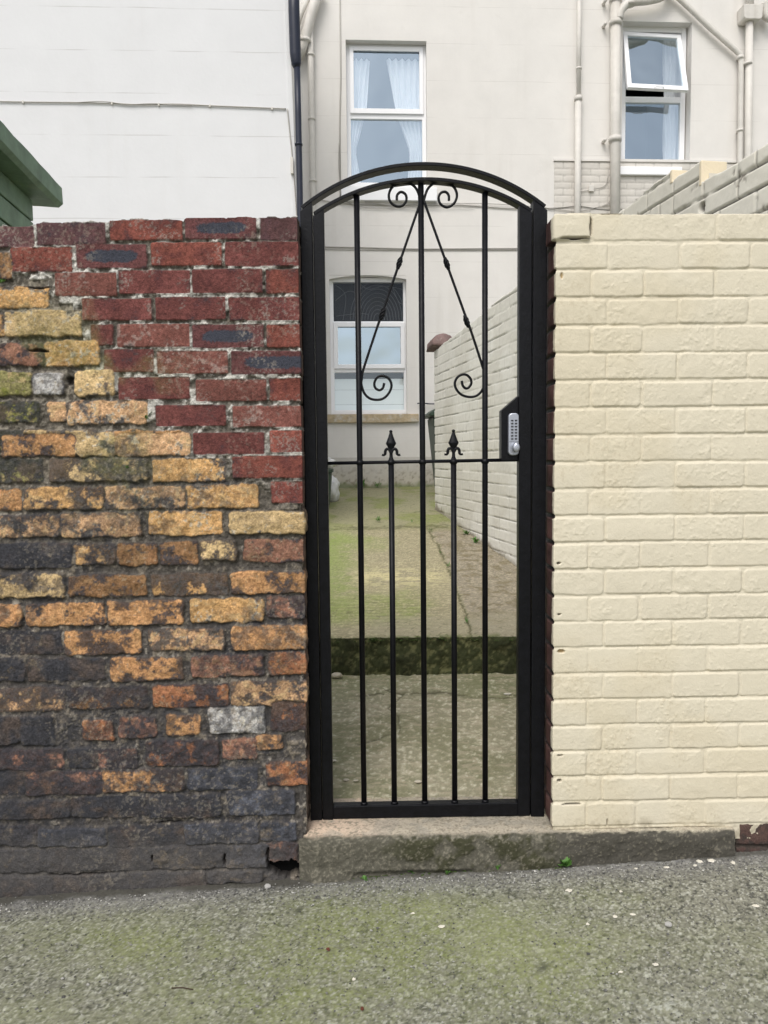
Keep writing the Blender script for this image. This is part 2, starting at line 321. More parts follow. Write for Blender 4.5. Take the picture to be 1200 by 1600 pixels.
# rows: (zoom origin y, [(x0, x1, y0, y1, type, grime)]) in 2.5x pixels
TR = [
 (320, [(-150, 130, 82, 165, 'p', .1), (145, 410, 68, 158, 'p', .05), (430, 710, 58, 138, 'R', .1), (722, 1000, 45, 133, 'b', .1), (1018, 1145, 47, 137, 'p', 0)]),
 (320, [(45, 280, 165, 262, 'R', .1), (300, 570, 152, 247, 'b', .1), (590, 865, 145, 238, 'R', 0), (880, 1160, 142, 240, 'r', 0), (-190, 40, 185, 290, 'n', .45)]),
 (320, [(218, 455, 264, 357, 's', .1), (465, 740, 253, 347, 'r', .05), (752, 1025, 250, 345, 'r', 0), (1040, 1166, 250, 345, 'R', 0), (-90, 185, 317, 402, 'y', .3)]),
 (320, [(322, 590, 364, 452, 'r', 0), (608, 880, 360, 450, 'r', .1), (895, 1150, 360, 452, 'r', .05), (22, 315, 415, 512, 'l', .15), (-250, 10, 420, 512, 'y', .4)]),
 (320, [(357, 440, 466, 548, 'r', .05), (458, 740, 464, 555, 's', .05), (752, 1030, 466, 558, 'b', .05), (1042, 1172, 466, 557, 'R', 0), (180, 380, 530, 627, 'y', .1), (-100, 170, 540, 628, 'q', .35)]),
 (320, [(407, 598, 562, 654, 'r', 0), (615, 890, 570, 660, 's', 0), (905, 1176, 570, 662, 'b', 0), (-160, 118, 652, 744, 'g', .25), (132, 245, 657, 738, 'w', .4), (298, 442, 648, 745, 'l', .2)]),
 (320, [(463, 740, 672, 760, 'r', 0), (765, 1040, 680, 767, 's', .05), (1053, 1177, 676, 765, 'R', .05), (-120, 150, 766, 850, 'g', .45), (187, 255, 770, 845, 'k', .35), (266, 568, 766, 857, 'k', .15)]),
 (320, [(610, 880, 780, 865, 'r', 0), (909, 1178, 783, 868, 's', 0), (-180, 80, 880, 962, 'g', .68), (94, 380, 880, 972, 'l', .25), (418, 708, 880, 972, 'o', .2)]),
 (320, [(755, 1030, 888, 975, 'r', 0), (1056, 1178, 880, 966, 'R', 0)]),
 (720, [(910, 1182, -20, 68, 'R', 0), (597, 878, -8, 80, 'y', .25), (195, 570, -8, 80, 'l', .66), (-120, 160, -8, 84, 'g', .72)]),
 (720, [(1060, 1184, 80, 165, 'R', 0), (733, 1008, 92, 184, 'y', .15), (416, 720, 99, 188, 'k', .3), (99, 400, 102, 189, 'y', .5), (-200, 78, 112, 198, 'o', .2)]),
 (720, [(900, 1176, 197, 284, 'l', .15), (584, 865, 196, 290, 'y', .12), (240, 545, 203, 298, 'k', .38), (-60, 225, 212, 300, 'k', .42)]),
 (720, [(956, 1180, 307, 397, 'q', .25), (785, 920, 310, 389, 'l', .5), (626, 768, 316, 404, 'n', .4), (460, 608, 320, 408, 'n', .35), (295, 450, 323, 405, 'y', .55), (-10, 272, 322, 420, 'd', .75)]),
 (720, [(903, 1182, 432, 518, 'o', .35), (592, 885, 441, 525, 'y', .62), (270, 568, 446, 530, 'n', .3), (-50, 248, 442, 534, 'l', .45)]),
 (720, [(1045, 1186, 526, 614, 'q', .5), (744, 1025, 537, 630, 'y', .15), (423, 712, 546, 640, 'o', .3), (103, 402, 556, 644, 'o', .22), (-200, 80, 560, 652, 'o', .15)]),
 (720, [(906, 1186, 642, 740, 'o', .2), (586, 870, 656, 742, 'k', .35), (258, 545, 662, 756, 'o', .42), (-50, 236, 666, 756, 'd', .66)]),
 (720, [(1050, 1188, 747, 835, 'O', .45), (752, 1030, 757, 845, 'q', .38), (433, 712, 766, 860, 'o', .45), (110, 402, 772, 862, 'd', .85), (-180, 92, 772, 864, 'd', .8)]),
 (1060, [(905, 1190, 8, 108, 'k', .55), (600, 888, 22, 114, 'O', .5), (266, 575, 33, 120, 'n', .68), (-30, 248, 36, 130, 'k', .66)]),
 (1060, [(1062, 1192, 92, 205, 'O', .62), (818, 1034, 110, 215, 'w', .12), (653, 778, 142, 222, 'o', .35), (468, 606, 150, 232, 'q', .4), (323, 440, 164, 244, 'O', .2), (84, 205, 150, 262, 'd', .9), (-190, 72, 150, 262, 'd', .85)]),
 (1060, [(1006, 1098, 222, 282, 'o', .1), (870, 998, 234, 318, 'q', .1), (572, 850, 242, 344, 'O', .58), (385, 532, 276, 352, 'q', .6), (266, 375, 276, 350, 'd', .8), (-20, 242, 276, 362, 'q', .72)]),
 (1060, [(1045, 1170, 325, 418, 'O', .45), (735, 1002, 350, 436, 'h', .55), (402, 715, 356, 446, 'o', .66), (100, 394, 362, 456, 'q', .74), (-200, 88, 362, 460, 'd', .9)]),
 (1060, [(892, 1152, 437, 536, 'h', .5), (585, 860, 456, 546, 'd', .8), (280, 572, 462, 546, 'd', .72), (-20, 270, 478, 552, 'd', .8)]),
 (1060, [(1020, 1156, 563, 634, 'h', .3), (720, 1004, 566, 648, 'h', .45), (425, 714, 576, 660, 'd', .7), (150, 412, 586, 660, 'h', .7), (-140, 138, 580, 660, 'd', .75)]),
 (1060, [(1040, 1162, 640, 732, 'q', .55), (882, 1048, 651, 742, 'h', .4), (600, 878, 656, 746, 'd', .5), (300, 588, 664, 754, 'd', .7), (0, 292, 668, 762, 'd', .75)]),
 (1060, [(815, 1022, 752, 800, 'd', .55), (505, 800, 757, 835, 'd', .6), (210, 498, 768, 846, 'd', .7), (-90, 200, 776, 862, 'd', .75)]),
]
CORN_L = FW.uz(471.5, 720)[0]                     # gate side edge of the left wall
WTHICK = .24
def build_left_wall():
    us = spaced((-4.2, -1.34, .014), (-1.34, CORN_L, .0026), (CORN_L, CORN_L+.24, .004))
    v1 = 2.10
    vs = spaced((-.16, v1+.03, .0026))
    U, V = np.meshgrid(us, vs); s = U-CORN_L
    n1 = fbm(U, V, .05, 5, 21); n2 = fbm(U, V, .012, 3, 22); n3 = fbm(U, V, .25, 4, 23)
    H = -.0085+(n1-.5)*.016+(n2-.5)*.008
    light = np.zeros(U.shape); HM = np.zeros(U.shape)
    Cb = np.zeros(U.shape+(3,)); bricks = []
    k = 0
    for oy, row in TR:
        left = None
        for (x0, x1, y0, y1, t, g) in row:
            a = FW.uz(x0/2.5, oy+y1/2.5); b = FW.uz(x1/2.5, oy+y0/2.5)
            ux1 = b[0]
            if ux1 > CORN_L-.035: ux1 = CORN_L+.10                 # the last brick turns the corner
            bricks.append((a[0], ux1, a[1], b[1], t, g))
            if left is None or a[0] < left[0]: left = (a[0], a[1], b[1])
        uu, za, zb = left                                           # carry the courses on past the left of the frame
        while uu > -4.2:
            L = random.choice([.222, .222, .222, .11])
            zf = 1 if zb > .9 else 0
            t = random.choice('rpRs' if (zb > 1.75) else ('yolkn' if zb > .8 else 'qdnd'))
            bricks.append((uu-.01-L, uu-.01, za, zb, t, random.uniform(.1, .4) if zb > .8 else random.uniform(.5, .85))); uu -= L+.01
    for z in np.arange(-.13, 2.05, .084):                           # courses of the end face
        odd = int(z/.084) % 2
    for bi, (a0, a1, z0, z1, t, g) in enumerate(bricks):
        if t in 'yolkgn' and z0 < 1.45: g = min(g+.02, .92)
        red = t in RED
        col = T[t]*random.uniform(.86, 1.14)
        def colf(u, v, c, d, nx, nz, t=t, g=g, red=red, bi=bi):
            nn = (fbm(u, v, .045, 5, 40+bi % 9)-.5)*2.3+.5; nf = (fbm(u+3, v, .009, 3, 60)-.5)*2+.5; nb = (fbm(u, v+5, .08, 3, 62+bi % 5)-.5)*2+.5
            nh = (fbm(u+1, v, .006, 3, 64)-.5)*2+.5; nl = (fbm(u, v+2, .07, 3, 65+bi % 4)-.5)*2.2+.5
            ng = (fbm(u+7, v+3, .0065, 2, 68)-.5)*2+.5; c = c*(.84+.32*nb[..., None])*(.86+.28*nf[..., None])*(.84+.32*ng[..., None]) if red else c*(.80+.42*nb[..., None])*(.80+.40*nf[..., None])*(.78+.44*ng[..., None])
            if not red:
                c = mixc(c, T['O'], ss(.6, 1.0, nb)*(.15 if t in 'yokqnO' else 0))
                c = mixc(c, T['l'], ss(.62, .85, fbm(u, v, .02, 4, 71)*1.6-.25)*(.5 if t in 'ylkg' else .15))
                c = mixc(c, c*.45, ss(.72, .86, nf)*.6)
            if t == 'b':
                q = (nx/.74)**4+(nz/.52)**2+(nh-.5)*.5
                c = mixc(c, srgb(66, 68, 78), ss(1.05, .75, q+(nn-.5)*.35))
                c = mixc(c, srgb(96, 62, 64), ss(.25, .0, np.abs(q-1.1))*.5)
            if t == 'p': c = mixc(c, srgb(90, 66, 70), ss(.5, .8, nn)*.6)
            if t in 'rR': c = mixc(c, srgb(92, 54, 54), ss(.55, .85, nn)*.5)
            if t == 's': c = mixc(c, srgb(190, 182, 172), ss(.60, .88, nf*.5+nn*.55)*.35)
            if t == 'g': c = mixc(c, srgb(120, 124, 52), ss(.45, .75, nn)*.8)
            if t == 'w': c = mixc(c, srgb(205, 203, 200), ss(.5, .7, nf)*.7); 
            if t in 'lkyw': c = mixc(c, srgb(206, 198, 180), ss(.66, .8, nf*.5+nn*.5)*.7)
            if red: c = mixc(c, srgb(186, 176, 166), ss(.74, .94, nh*.7+nl*.35)*.40*ss(.55, .85, nl)); c = mixc(c, c*.5, ss(.80, .9, nh)*.6)
            else: c = mixc(c, c*.55, ss(.62, .9, nh*.6+nl*.4)*.6); c = mixc(c, srgb(196, 178, 150), ss(.70, .95, nf*.5+nh*.5)*.4)
            edge = ss(-.012, .0, d)
            gm = nn*.72+nf*.18+nh*.22-.06+edge*.20-(1-g)
            dk = mixc(np.broadcast_to(srgb(56, 56, 61), u.shape+(3,)), srgb(96, 80, 68), ss(.5, .9, nl)*.5)*(.6+.85*nh[..., None])
            if t in 'h': dk = np.array(srgb(74, 75, 82))*(.8+.4*nf[..., None])
            gmk = ss(-.14, .17, gm)*(.90 if not red else .5)
            c = c*(1-gmk[..., None])+dk*gmk[..., None]
            return c
        old = 0 if red else 1
        ex_ = .0014 if red else .0038
        lay_brick(U, V, us, vs, H, Cb, HM, a0-ex_, a1+ex_, z0-ex_, z1+ex_*.6, col, face=random.uniform(-.003, .003)-(.003 if g > .6 else 0)+(.006 if t == 'l' else 0),
                  warp=.0022+.0045*old, wsc=.03, r=.006+.006*old, edge=.003+.0015*old, rough=.0014+.0050*old*(1 if g < .6 else .6), dome=.002*old, seed=80+bi % 13, colf=colf)
        if red:
            i0, i1 = np.searchsorted(us, [a0-.026, a1+.026]); j0, j1 = np.searchsorted(vs, [z0-.022, z1+.022]); light[j0:j1, i0:i1] = 1
    # mortar colour: pale in the newer red brickwork, sooty elsewhere
    nm = (n1-.5)*2.2+.5; nq = (n2-.5)*2+.5
    lc = mixc(np.broadcast_to(srgb(112, 106, 98), U.shape+(3,)), srgb(206, 203, 196), ss(.42, .66, nm*.55+nq*.45))
    px, py = proj(FW.o.x+FW.U.x*U, FW.o.y+FW.U.y*U, V)
    dc = mixc(np.broadcast_to(srgb(80, 76, 73), U.shape+(3,)), srgb(134, 124, 110), ss(.55, .85, nm*.5+nq*.5)*.7); dc = mixc(dc, srgb(112, 104, 88), ss(1050, 700, py)*.35)
    dc = mixc(dc, srgb(150, 143, 130), ss(860, 560, py)*ss(.48, .7, nq)*.6)
    fade = light*ss(820, 600, py+(n3-.5)*200)*.85
    mc = dc*(1-fade[..., None])+lc*fade[..., None]
    topw = ss(352, 343, py+(n2-.5)*30)*ss(.50, .6, n1); mc = mixc(mc, srgb(215, 213, 210), topw*.8)
    mc = mc*(.72+.56*((fbm(U+2, V, .007, 2, 37)-.5)*2+.5)[..., None])
    hm = HM[..., None]; C = mc*(1-hm)+Cb*hm
    H = np.where((light > 0) & (HM < .5), H+.006*ss(.45, .6, nm), H)
    cr_ = (1-HM)*ss(.60, .74, fbm(U, V+4, .014, 3, 38))*ss(.50, .62, fbm(U, V, .12, 3, 39)); C = mixc(C, srgb(168, 160, 148), cr_*.7)
    # lichen and soot patches with shapes of their own
    li = ss(.60, .76, (n3-.5)*2+.5)*ss(430, 560, py)*ss(860, 700, py)*ss(330, 150, px)
    C = mixc(C, srgb(126, 128, 74), li*.45*(.5+.5*nq))
    soot = ss(.46, .72, (n3-.5)*1.8+.5+.32*ss(1000, 1250, py)+.16*ss(300, 0, px)*ss(560, 740, py)-.25*ss(900, 600, py))*ss(560, 700, py)
    nf2 = fbm(U, V, .02, 4, 33)
    C = mixc(C, srgb(54, 55, 60), soot*.66*ss(.38, .60, nf2))
    mud = ss(1290, 1345, py+(n3-.5)*40)*ss(470, 430, px-0); C = mixc(C, np.array(srgb(98, 94, 90)), mud*.42)
    specks = ss(.74, .80, (fbm(U+9, V, .008, 2, 90)-.5)*1.9+.5); C = mixc(C, srgb(176, 166, 150), specks*.20*ss(.5, .65, n3))
    # broken hole at the foot of the corner
    hx, hz = FW.uz(452, 1362); hd = np.sqrt(((U-hx+(n2-.5)*.03)/.050)**2+((V-hz+(n1-.5)*.05)/.028)**2)+(n1-.5)*2.2+(n2-.5)*.8
    hole = ss(1.05, .75, hd); H = H*(1-hole)-.05*hole; C = mixc(C, srgb(40, 36, 33), hole)
    for (cx, cy, sx, sy) in ((262, 1286, .045, .004), (60, 449, .035, .003), (62, 549, .03, .004), (108, 596, .012, .012), (238, 1340, .004, .02), (351, 1345, .004, .02), (120, 1368, .11, .003), (418, 1340, .005, .03)):
        qx, qz = FW.uz(cx, cy); hd = np.sqrt(((U-qx+(n2-.5)*.01)/sx)**2+((V-qz+(n1-.5)*.012)/sy)**2)+(n1-.5)*1.5; h2 = ss(1.1, .5, hd); H -= .018*h2; C = mixc(C, srgb(44, 38, 34), h2*.85)
    # end face in the gateway: patched with brown render
    en = ss(.012, .03, s); C = mixc(C, np.array(srgb(112, 96, 84))*1.0, en*.75)
    # ragged top line
    tp = [(-60, 352), (0, 352), (62, 349), (68, 346), (168, 346), (174, 342), (285, 342), (292, 339), (398, 338), (404, 339), (457, 338), (470, 338)]
    tu = [FW.uz(a, b) for a, b in tp]; Tt = np.interp(us, [a[0] for a in tu], [a[1] for a in tu])+(fbm(us, us*0, .03, 3, 5)-.5)*.012
    X, Y, Z = wall_points(FW, us, V, H, CORN_L, 1, Tt[None, :], WTHICK-.01)
    return X, Y, Z, C
wall_l = empty('brick_wall', (-1.2, 0, -.05), 'old soot-stained wall of red, yellow and blackened bare bricks left of the gate', 'brick wall')
X, Y, Z, C = build_left_wall()
grid_mesh('brickwork', X, Y, Z, C, M['old_brick'], wall_l)
bm = bmesh.new(); box(bm, FW, -4.2, CORN_L-.028, -.15, FW.uz(300, 352)[1]-.03, -WTHICK, -.045)
from_bm('wall_core', bm, M['old_brick'], wall_l)

# ------------------------------------------------------------------ cream painted wall, right of the gate
CORN_R = FW.uz(866.5, 720)[0]
PAINT = srgb(224, 215, 193)*.89
def build_right_wall():
    us = spaced((CORN_R-.24, CORN_R, .004), (CORN_R, 1.34, .0026), (1.34, 4.2, .014))
    zb = FW.uz(870, 1294)[1]; zt = FW.uz(1000, 334)[1]
    vs = spaced((zb-.05, zt+.055, .0026)); U, V = np.meshgrid(us, vs); s = CORN_R-U
    n1 = fbm(U, V, .04, 4, 121); n2 = fbm(U, V, .010, 3, 122); n3 = fbm(U, V, .3, 3, 123)
    H = -.0034+(n1-.5)*.0026+(n2-.5)*.0010
    C = np.broadcast_to(PAINT*.985, U.shape+(3,)).copy(); HM = np.zeros(U.shape)
    N = 23; ch = (zt-zb)/N; pitch = .2222
    uA = FW.uz(922, 700)[0]; uA2 = FW.uz(1002.5, 700)[0]; uB = FW.uz(947, 700)[0]
    gaps = []
    for k in range(N):
        z0 = zb+(N-1-k)*ch; z1 = z0+ch; j = .0045
        tilt = random.uniform(-.0015, .0015)
        if k % 2 == 0: js = [CORN_R-.10, uA, uA2]
        else: js = [CORN_R-.10, uB]
        while js[-1] < 4.1: js.append(js[-1]+pitch)
        for q in range(len(js)-1):
            a0, a1 = js[q], js[q+1]
            jj = [random.uniform(-.004, .004) for _ in range(2)] if q > 0 else [0, random.uniform(-.003, .003)]
            dz = random.uniform(-.0018, .0018)
            flush = random.random() < .3
            lay_brick(U, V, us, vs, H, C, HM, a0+j*.8+jj[0]*.5, a1-j*.8+jj[1]*.5, z0+j+dz, z1-j*.8+dz+tilt, PAINT*random.uniform(.975, 1.02), face=random.uniform(-.0016, .0018)+(.010 if (k == 0 and q == 0) else 0), warp=.0020, wsc=.03,
                      r=random.choice((.006, .009, .014)), edge=.0032, rough=random.choice((.0007, .0010, .0016)), dome=.0008, seed=140+(k*7+q) % 17)
            if flush and q > 0:                                          # head joints clogged with paint
                i0, i1 = np.searchsorted(us, [a1-.010, a1+.010]); j0, j1 = np.searchsorted(vs, [z0+.008, z1-.006]); H[j0:j1, i0:i1] = np.maximum(H[j0:j1, i0:i1], -.0018+(n2[j0:j1, i0:i1]-.5)*.001)
        # paint drips and a sharper shadow gap under every course
        bed = np.exp(-((V-(z0+.004+(n1-.5)*.004))/.0026)**2)*ss(.32, .5, fbm(U, V*0+k*3.1, .09, 3, 150)); H -= bed*.0026
    lumps = ss(.70, .85, (fbm(U, V, .012, 2, 160)-.5)*1.9+.5)*ss(.45, .62, fbm(U, V, .12, 3, 161)); H += lumps*.0010; H += (fbm(U, V, .006, 2, 165)-.5)*.0007*(.3+1.4*ss(.4, .6, fbm(U, V, .08, 3, 166)))
    # drips along the end face side and a yellowing low down
    C = mixc(C, PAINT*np.array([.93, .89, .80]), ss(.50, .7, n3)*.35)
    px, py = proj(FW.o.x+FW.U.x*U, FW.o.y+FW.U.y*U, V)
    C = mixc(C, np.array(srgb(150, 140, 118)), ss(1272, 1296, py+(n1-.5)*34)*ss(.4, .62, n2*.5+n1*.5)*.6)
    pin = ss(.80, .84, (fbm(U+4, V, .007, 2, 170)-.5)*1.9+.5)*ss(.52, .6, n3); C = mixc(C, srgb(170, 154, 124), pin*.22*ss(.5, .62, fbm(U, V, .15, 3, 172)))
    for (cx, cy, sx, sy, dp) in ((922.5, 354, .0045, .033, .03), (897, 372.5, .05, .0035, .03), (877, 1018, .013, .006, .012), (875, 1180, .010, .003, .02), (893, 1257, .035, .0025, .02), (874, 1220, .008, .004, .02), (878, 430, .004, .009, .006), (873, 880, .006, .003, .02), (874, 960, .007, .003, .015), (1000, 1296, .30, .003, .01), (949, 1285, .002, .012, .02)):
        qx, qz = FW.uz(cx, cy); hd = np.sqrt(((U-qx)/sx)**2+((V-qz)/sy)**2)+(n1-.5)*.6; h2 = ss(1.1, .6, hd); H -= dp*h2; C = mixc(C, srgb(60, 46, 36) if dp > .012 else srgb(165, 140, 96), h2*.9)
    # unpainted end face beyond the paint line
    kz = np.floor((V-zb)/ch); fz = (V-zb)/ch-kz
    raw = ss(.016, .024, s+(n1-.5)*.014); joint = ss(.11, .05, np.minimum(fz, 1-fz))
    rc = mixc(np.array(srgb(84, 60, 56))*(.6+.8*((n1-.5)*2+.5))[..., None], srgb(46, 42, 42), joint)
    C = C*(1-raw[..., None])+rc*raw[..., None]; H -= joint*.009*ss(0, .01, s)
    X, Y, Z = wall_points(FW, us, V, H, CORN_R, -1, zt+(fbm(us, us*0, .05, 3, 6)-.5)[None, :]*.005+.004*(us < uA)[None, :], WTHICK-.01)
    keep = None
    return X, Y, Z, C, zb, zt
wall_r = empty('brick_wall', (1.2, 0.02, .08), 'brick wall painted smooth cream right of the gate', 'brick wall')
X, Y, Z, C, ZBR, ZTR = build_right_wall()
grid_mesh('brickwork', X, Y, Z, C, M['painted_brick'], wall_r)
bm = bmesh.new(); box(bm, FW, CORN_R+.034, 4.2, .0, ZTR-.012, -WTHICK, -.034)
from_bm('wall_core', bm, M['painted_brick'], wall_r)

# dark brick footing under its far end
def footing():
    u0 = FW.uz(1152, 1300)[0]
    us = spaced((u0, 1.4, .0035), (1.4, 4.2, .02)); vs = spaced((-.02, ZBR+.012, .0035)); U, V = np.meshgrid(us, vs)
    n1 = fbm(U, V, .04, 4, 31); H = -.012+(n1-.5)*.01; C = np.broadcast_to(srgb(74, 66, 60), U.shape+(3,)).copy(); HM = np.zeros(U.shape)
    z = ZBR
    for k in range(3):
        x = u0+.004-(.11 if k % 2 else 0)
        while x < 4.1:
            lay_brick(U, V, us, vs, H, C, HM, x, x+.212, z-.072, z, srgb(92, 72, 66)*random.uniform(.7, 1.1), face=-.002, warp=.004, r=.008, edge=.004, rough=.003, seed=200+k,
                      colf=lambda u, v, c, d, a, b: mixc(c, srgb(66, 60, 56), ss(.45, .7, (fbm(u, v, .03, 4, 9)-.5)*2+.5)*.8)); x += .222
        z -= .083
    X = FW.o.x+FW.U.x*U+FW.N.x*H; Y = FW.o.y+FW.U.y*U+FW.N.y*H
    return grid_mesh('footing', X, Y, V+0, C, M['old_brick'], wall_r)
footing()

# ------------------------------------------------------------------ lane surface
def ground_h(x):
    return -.035+.041*np.clip(x, -3, 3)
def build_ground():
    xs = spaced((-60, -6, 3.0), (-6, -1.45, .05), (-1.45, 1.45, .0036), (1.45, 6, .05), (6, 60, 3.0))
    ys = spaced((-60, -6, 3.0), (-6, -1.0, .06), (-1.0, .10, .0036), (.10, 3, .2), (3, 60, 3.0))
    X, Y = np.meshgrid(xs, ys)
    n1 = fbm(X, Y, .35, 5, 301); n2 = fbm(X, Y, .05, 4, 302); n3 = fbm(X, Y, .012, 3, 303)
    d1, i1 = worley(X, Y, .0085, 5); d2, i2 = worley(X+3, Y, .022, 6); d3, i3 = worley(X, Y+7, .006, 8)
    fine = (fbm(X+5, Y, .0055, 2, 304)-.5)*2+.5; st = ss(.62, .25, d1); big = ss(.42, .28, d2)*(i2 > .80); tiny = ss(.6, .2, d3)
    Z = ground_h(X)+(n1-.5)*.012+(n2-.5)*.003+st*.0013*(i1*.8+.4)+big*.002
    Z = np.where((np.abs(X) > 1.6) | (Y < -1.1) | (Y > .15), ground_h(X), Z)
    px, py = proj(X, Y, Z)
    c = mixc(np.broadcast_to(srgb(108, 107, 97), X.shape+(3,)), srgb(138, 137, 127), st*(.2+.7*i1))
    c = mixc(c, srgb(165, 166, 158), st*ss(.90, .93, i1)*.6); c = mixc(c, srgb(84, 84, 80), st*ss(.12, .07, i1)*.6)
    c = mixc(c, srgb(160, 160, 152), big*.6*(i2 > .94)); c = mixc(c, srgb(80, 78, 76), ss(.80, .9, (n3-.5)*2.2+.5)*.5)
    c = mixc(c, srgb(126, 128, 100), tiny*.18)
    c = c*(.80+.40*fine[..., None]); c = mixc(c, srgb(62, 62, 58), ss(.78, .92, (fbm(X, Y+8, .009, 2, 305)-.5)*2+.5)*.8); c = mixc(c, srgb(170, 170, 160), ss(.86, .95, (fbm(X+2, Y+5, .008, 2, 306)-.5)*2+.5)*.6)
    # moss film in the worn middle, cleaner grit beside the wall
    def blob(cx, cy, sx, sy): return np.exp(-(((px-cx)/sx)**2+((py-cy)/sy)**2))
    ms = .85*blob(560, 1430, 170, 60)+.8*blob(480, 1540, 190, 80)+.6*blob(210, 1470, 150, 40)+.5*blob(950, 1405, 90, 26)+.6*blob(850, 1520, 130, 70)+.45*blob(720, 1460, 200, 60)+.28*ss(1400, 1480, py)
    ms = ms*(.55+.9*((n1-.5)*1.8+.5))*(.55+.45*ss(.2, .7, (n2-.5)*2+.5))
    ms = np.clip(ms, 0, 1)*(1-.65*st*ss(.3, .7, i1))
    c = mixc(c, srgb(118, 126, 70), np.clip(ms*.62, 0, .58)*(.7+.5*fine)); c = mixc(c, srgb(136, 138, 108), ss(.45, .62, n1)*.18)
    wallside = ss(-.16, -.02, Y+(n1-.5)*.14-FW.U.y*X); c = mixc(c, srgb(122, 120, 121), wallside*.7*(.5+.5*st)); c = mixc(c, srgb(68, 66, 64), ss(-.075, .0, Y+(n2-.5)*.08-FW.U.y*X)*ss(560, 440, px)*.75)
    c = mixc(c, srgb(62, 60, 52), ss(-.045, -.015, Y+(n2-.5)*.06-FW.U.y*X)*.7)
    pale = np.exp(-(((px-1040)/60)**2+((py-1580)/26)**2)); c = mixc(c, srgb(168, 170, 160), pale*ss(.5, .66, n3)*.6)
    for (cx, cy) in ((848, 1512), (470, 1422), (800, 1395)):
        c = mixc(c, srgb(58, 60, 50), np.exp(-(((px-cx)/12)**2+((py-cy)/7)**2))*.8*ss(.35, .6, n3))
    far = (Y < -1.1) | (Y > .15); c = np.where(far[..., None], srgb(112, 114, 98)[None, None, :], c)
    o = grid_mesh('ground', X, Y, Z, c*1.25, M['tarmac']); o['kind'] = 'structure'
build_ground()

# ------------------------------------------------------------------ concrete threshold under the gate
ZT = FW.uz(680, 1303, .022)[1]                    # height of its top at the front edge
def build_threshold():
    ua = FW.uz(466, 1330, .022)[0]; ub = FW.uz(1150, 1310, .022)[0]; zl = FW.uz(500, 1306, .022)[1]; zr = FW.uz(1100, 1297, .022)[1]
    us = spaced((ua, ub, .0032)); n = 150; zb = -.05
    # profile v: 0..1 up the face, 1..2 across the top
    vs = np.concatenate([np.linspace(0, 1, 62)[:-1], np.linspace(1, 2, 84)]); U, V = np.meshgrid(us, vs)
    top = np.interp(U, [ua, ub], [zl, zr]); z = np.where(V < 1, zb+(top-zb)*V, top); w = np.where(V < 1, 0, -(V-1)*.27)
    a = fbm(U, z-w, .06, 5, 401); b = fbm(U, z-w, .014, 4, 402); lump = (a-.5)*.018+(b-.5)*.005
    rnd = np.exp(-((V-1)/.12)**2)
    face = ss(1.04, .96, V)
    uu = U; 
    endl = ss(.05, 0, U-ua)                        # left end rounds off and is broken at its foot
    foot = ss(.35, .0, z/ .13)*ss(.16, .02, U-ua)
    under = ss(.26, .12, V)*face*ss(.14, .2, U-ua)*ss(.62, .5, U-ua)
    wl_ = .022+w+lump*face-rnd*.010-endl*.03-under*.014; zz = z+lump*(1-face)*.45-rnd*.006-endl*.010*(V > .9)
    X = FW.o.x+FW.U.x*uu+FW.N.x*wl_; Y = FW.o.y+FW.U.y*uu+FW.N.y*wl_
    px, py = proj(X, Y, zz); q = (fbm(U, z-w, .006, 3, 405)-.5)*1.6+(b-.5)*.9+.5; p = (a-.5)*2+.5
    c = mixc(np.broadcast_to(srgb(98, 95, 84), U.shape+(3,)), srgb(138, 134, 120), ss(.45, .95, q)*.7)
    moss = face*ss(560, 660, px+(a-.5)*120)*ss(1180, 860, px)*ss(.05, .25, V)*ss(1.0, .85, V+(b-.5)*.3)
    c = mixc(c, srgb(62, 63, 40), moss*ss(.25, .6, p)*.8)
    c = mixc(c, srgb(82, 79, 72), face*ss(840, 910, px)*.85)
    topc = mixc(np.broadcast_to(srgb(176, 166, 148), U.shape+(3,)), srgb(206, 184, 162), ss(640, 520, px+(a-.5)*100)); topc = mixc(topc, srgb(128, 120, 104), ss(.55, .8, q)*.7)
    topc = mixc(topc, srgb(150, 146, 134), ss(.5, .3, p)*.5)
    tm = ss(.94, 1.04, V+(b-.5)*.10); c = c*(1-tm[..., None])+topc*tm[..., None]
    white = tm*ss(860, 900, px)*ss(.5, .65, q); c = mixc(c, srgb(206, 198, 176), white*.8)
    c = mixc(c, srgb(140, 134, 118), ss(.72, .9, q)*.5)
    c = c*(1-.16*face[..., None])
    return X, Y, zz, c
X, Y, Z, C = build_threshold()
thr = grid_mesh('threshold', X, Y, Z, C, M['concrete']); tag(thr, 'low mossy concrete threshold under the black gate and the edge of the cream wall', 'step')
TH_TOP = lambda u: np.interp(u, [FW.uz(466, 1330, .022)[0], FW.uz(1150, 1310, .022)[0]], [FW.uz(500, 1306, .022)[1], FW.uz(1100, 1297, .022)[1]])

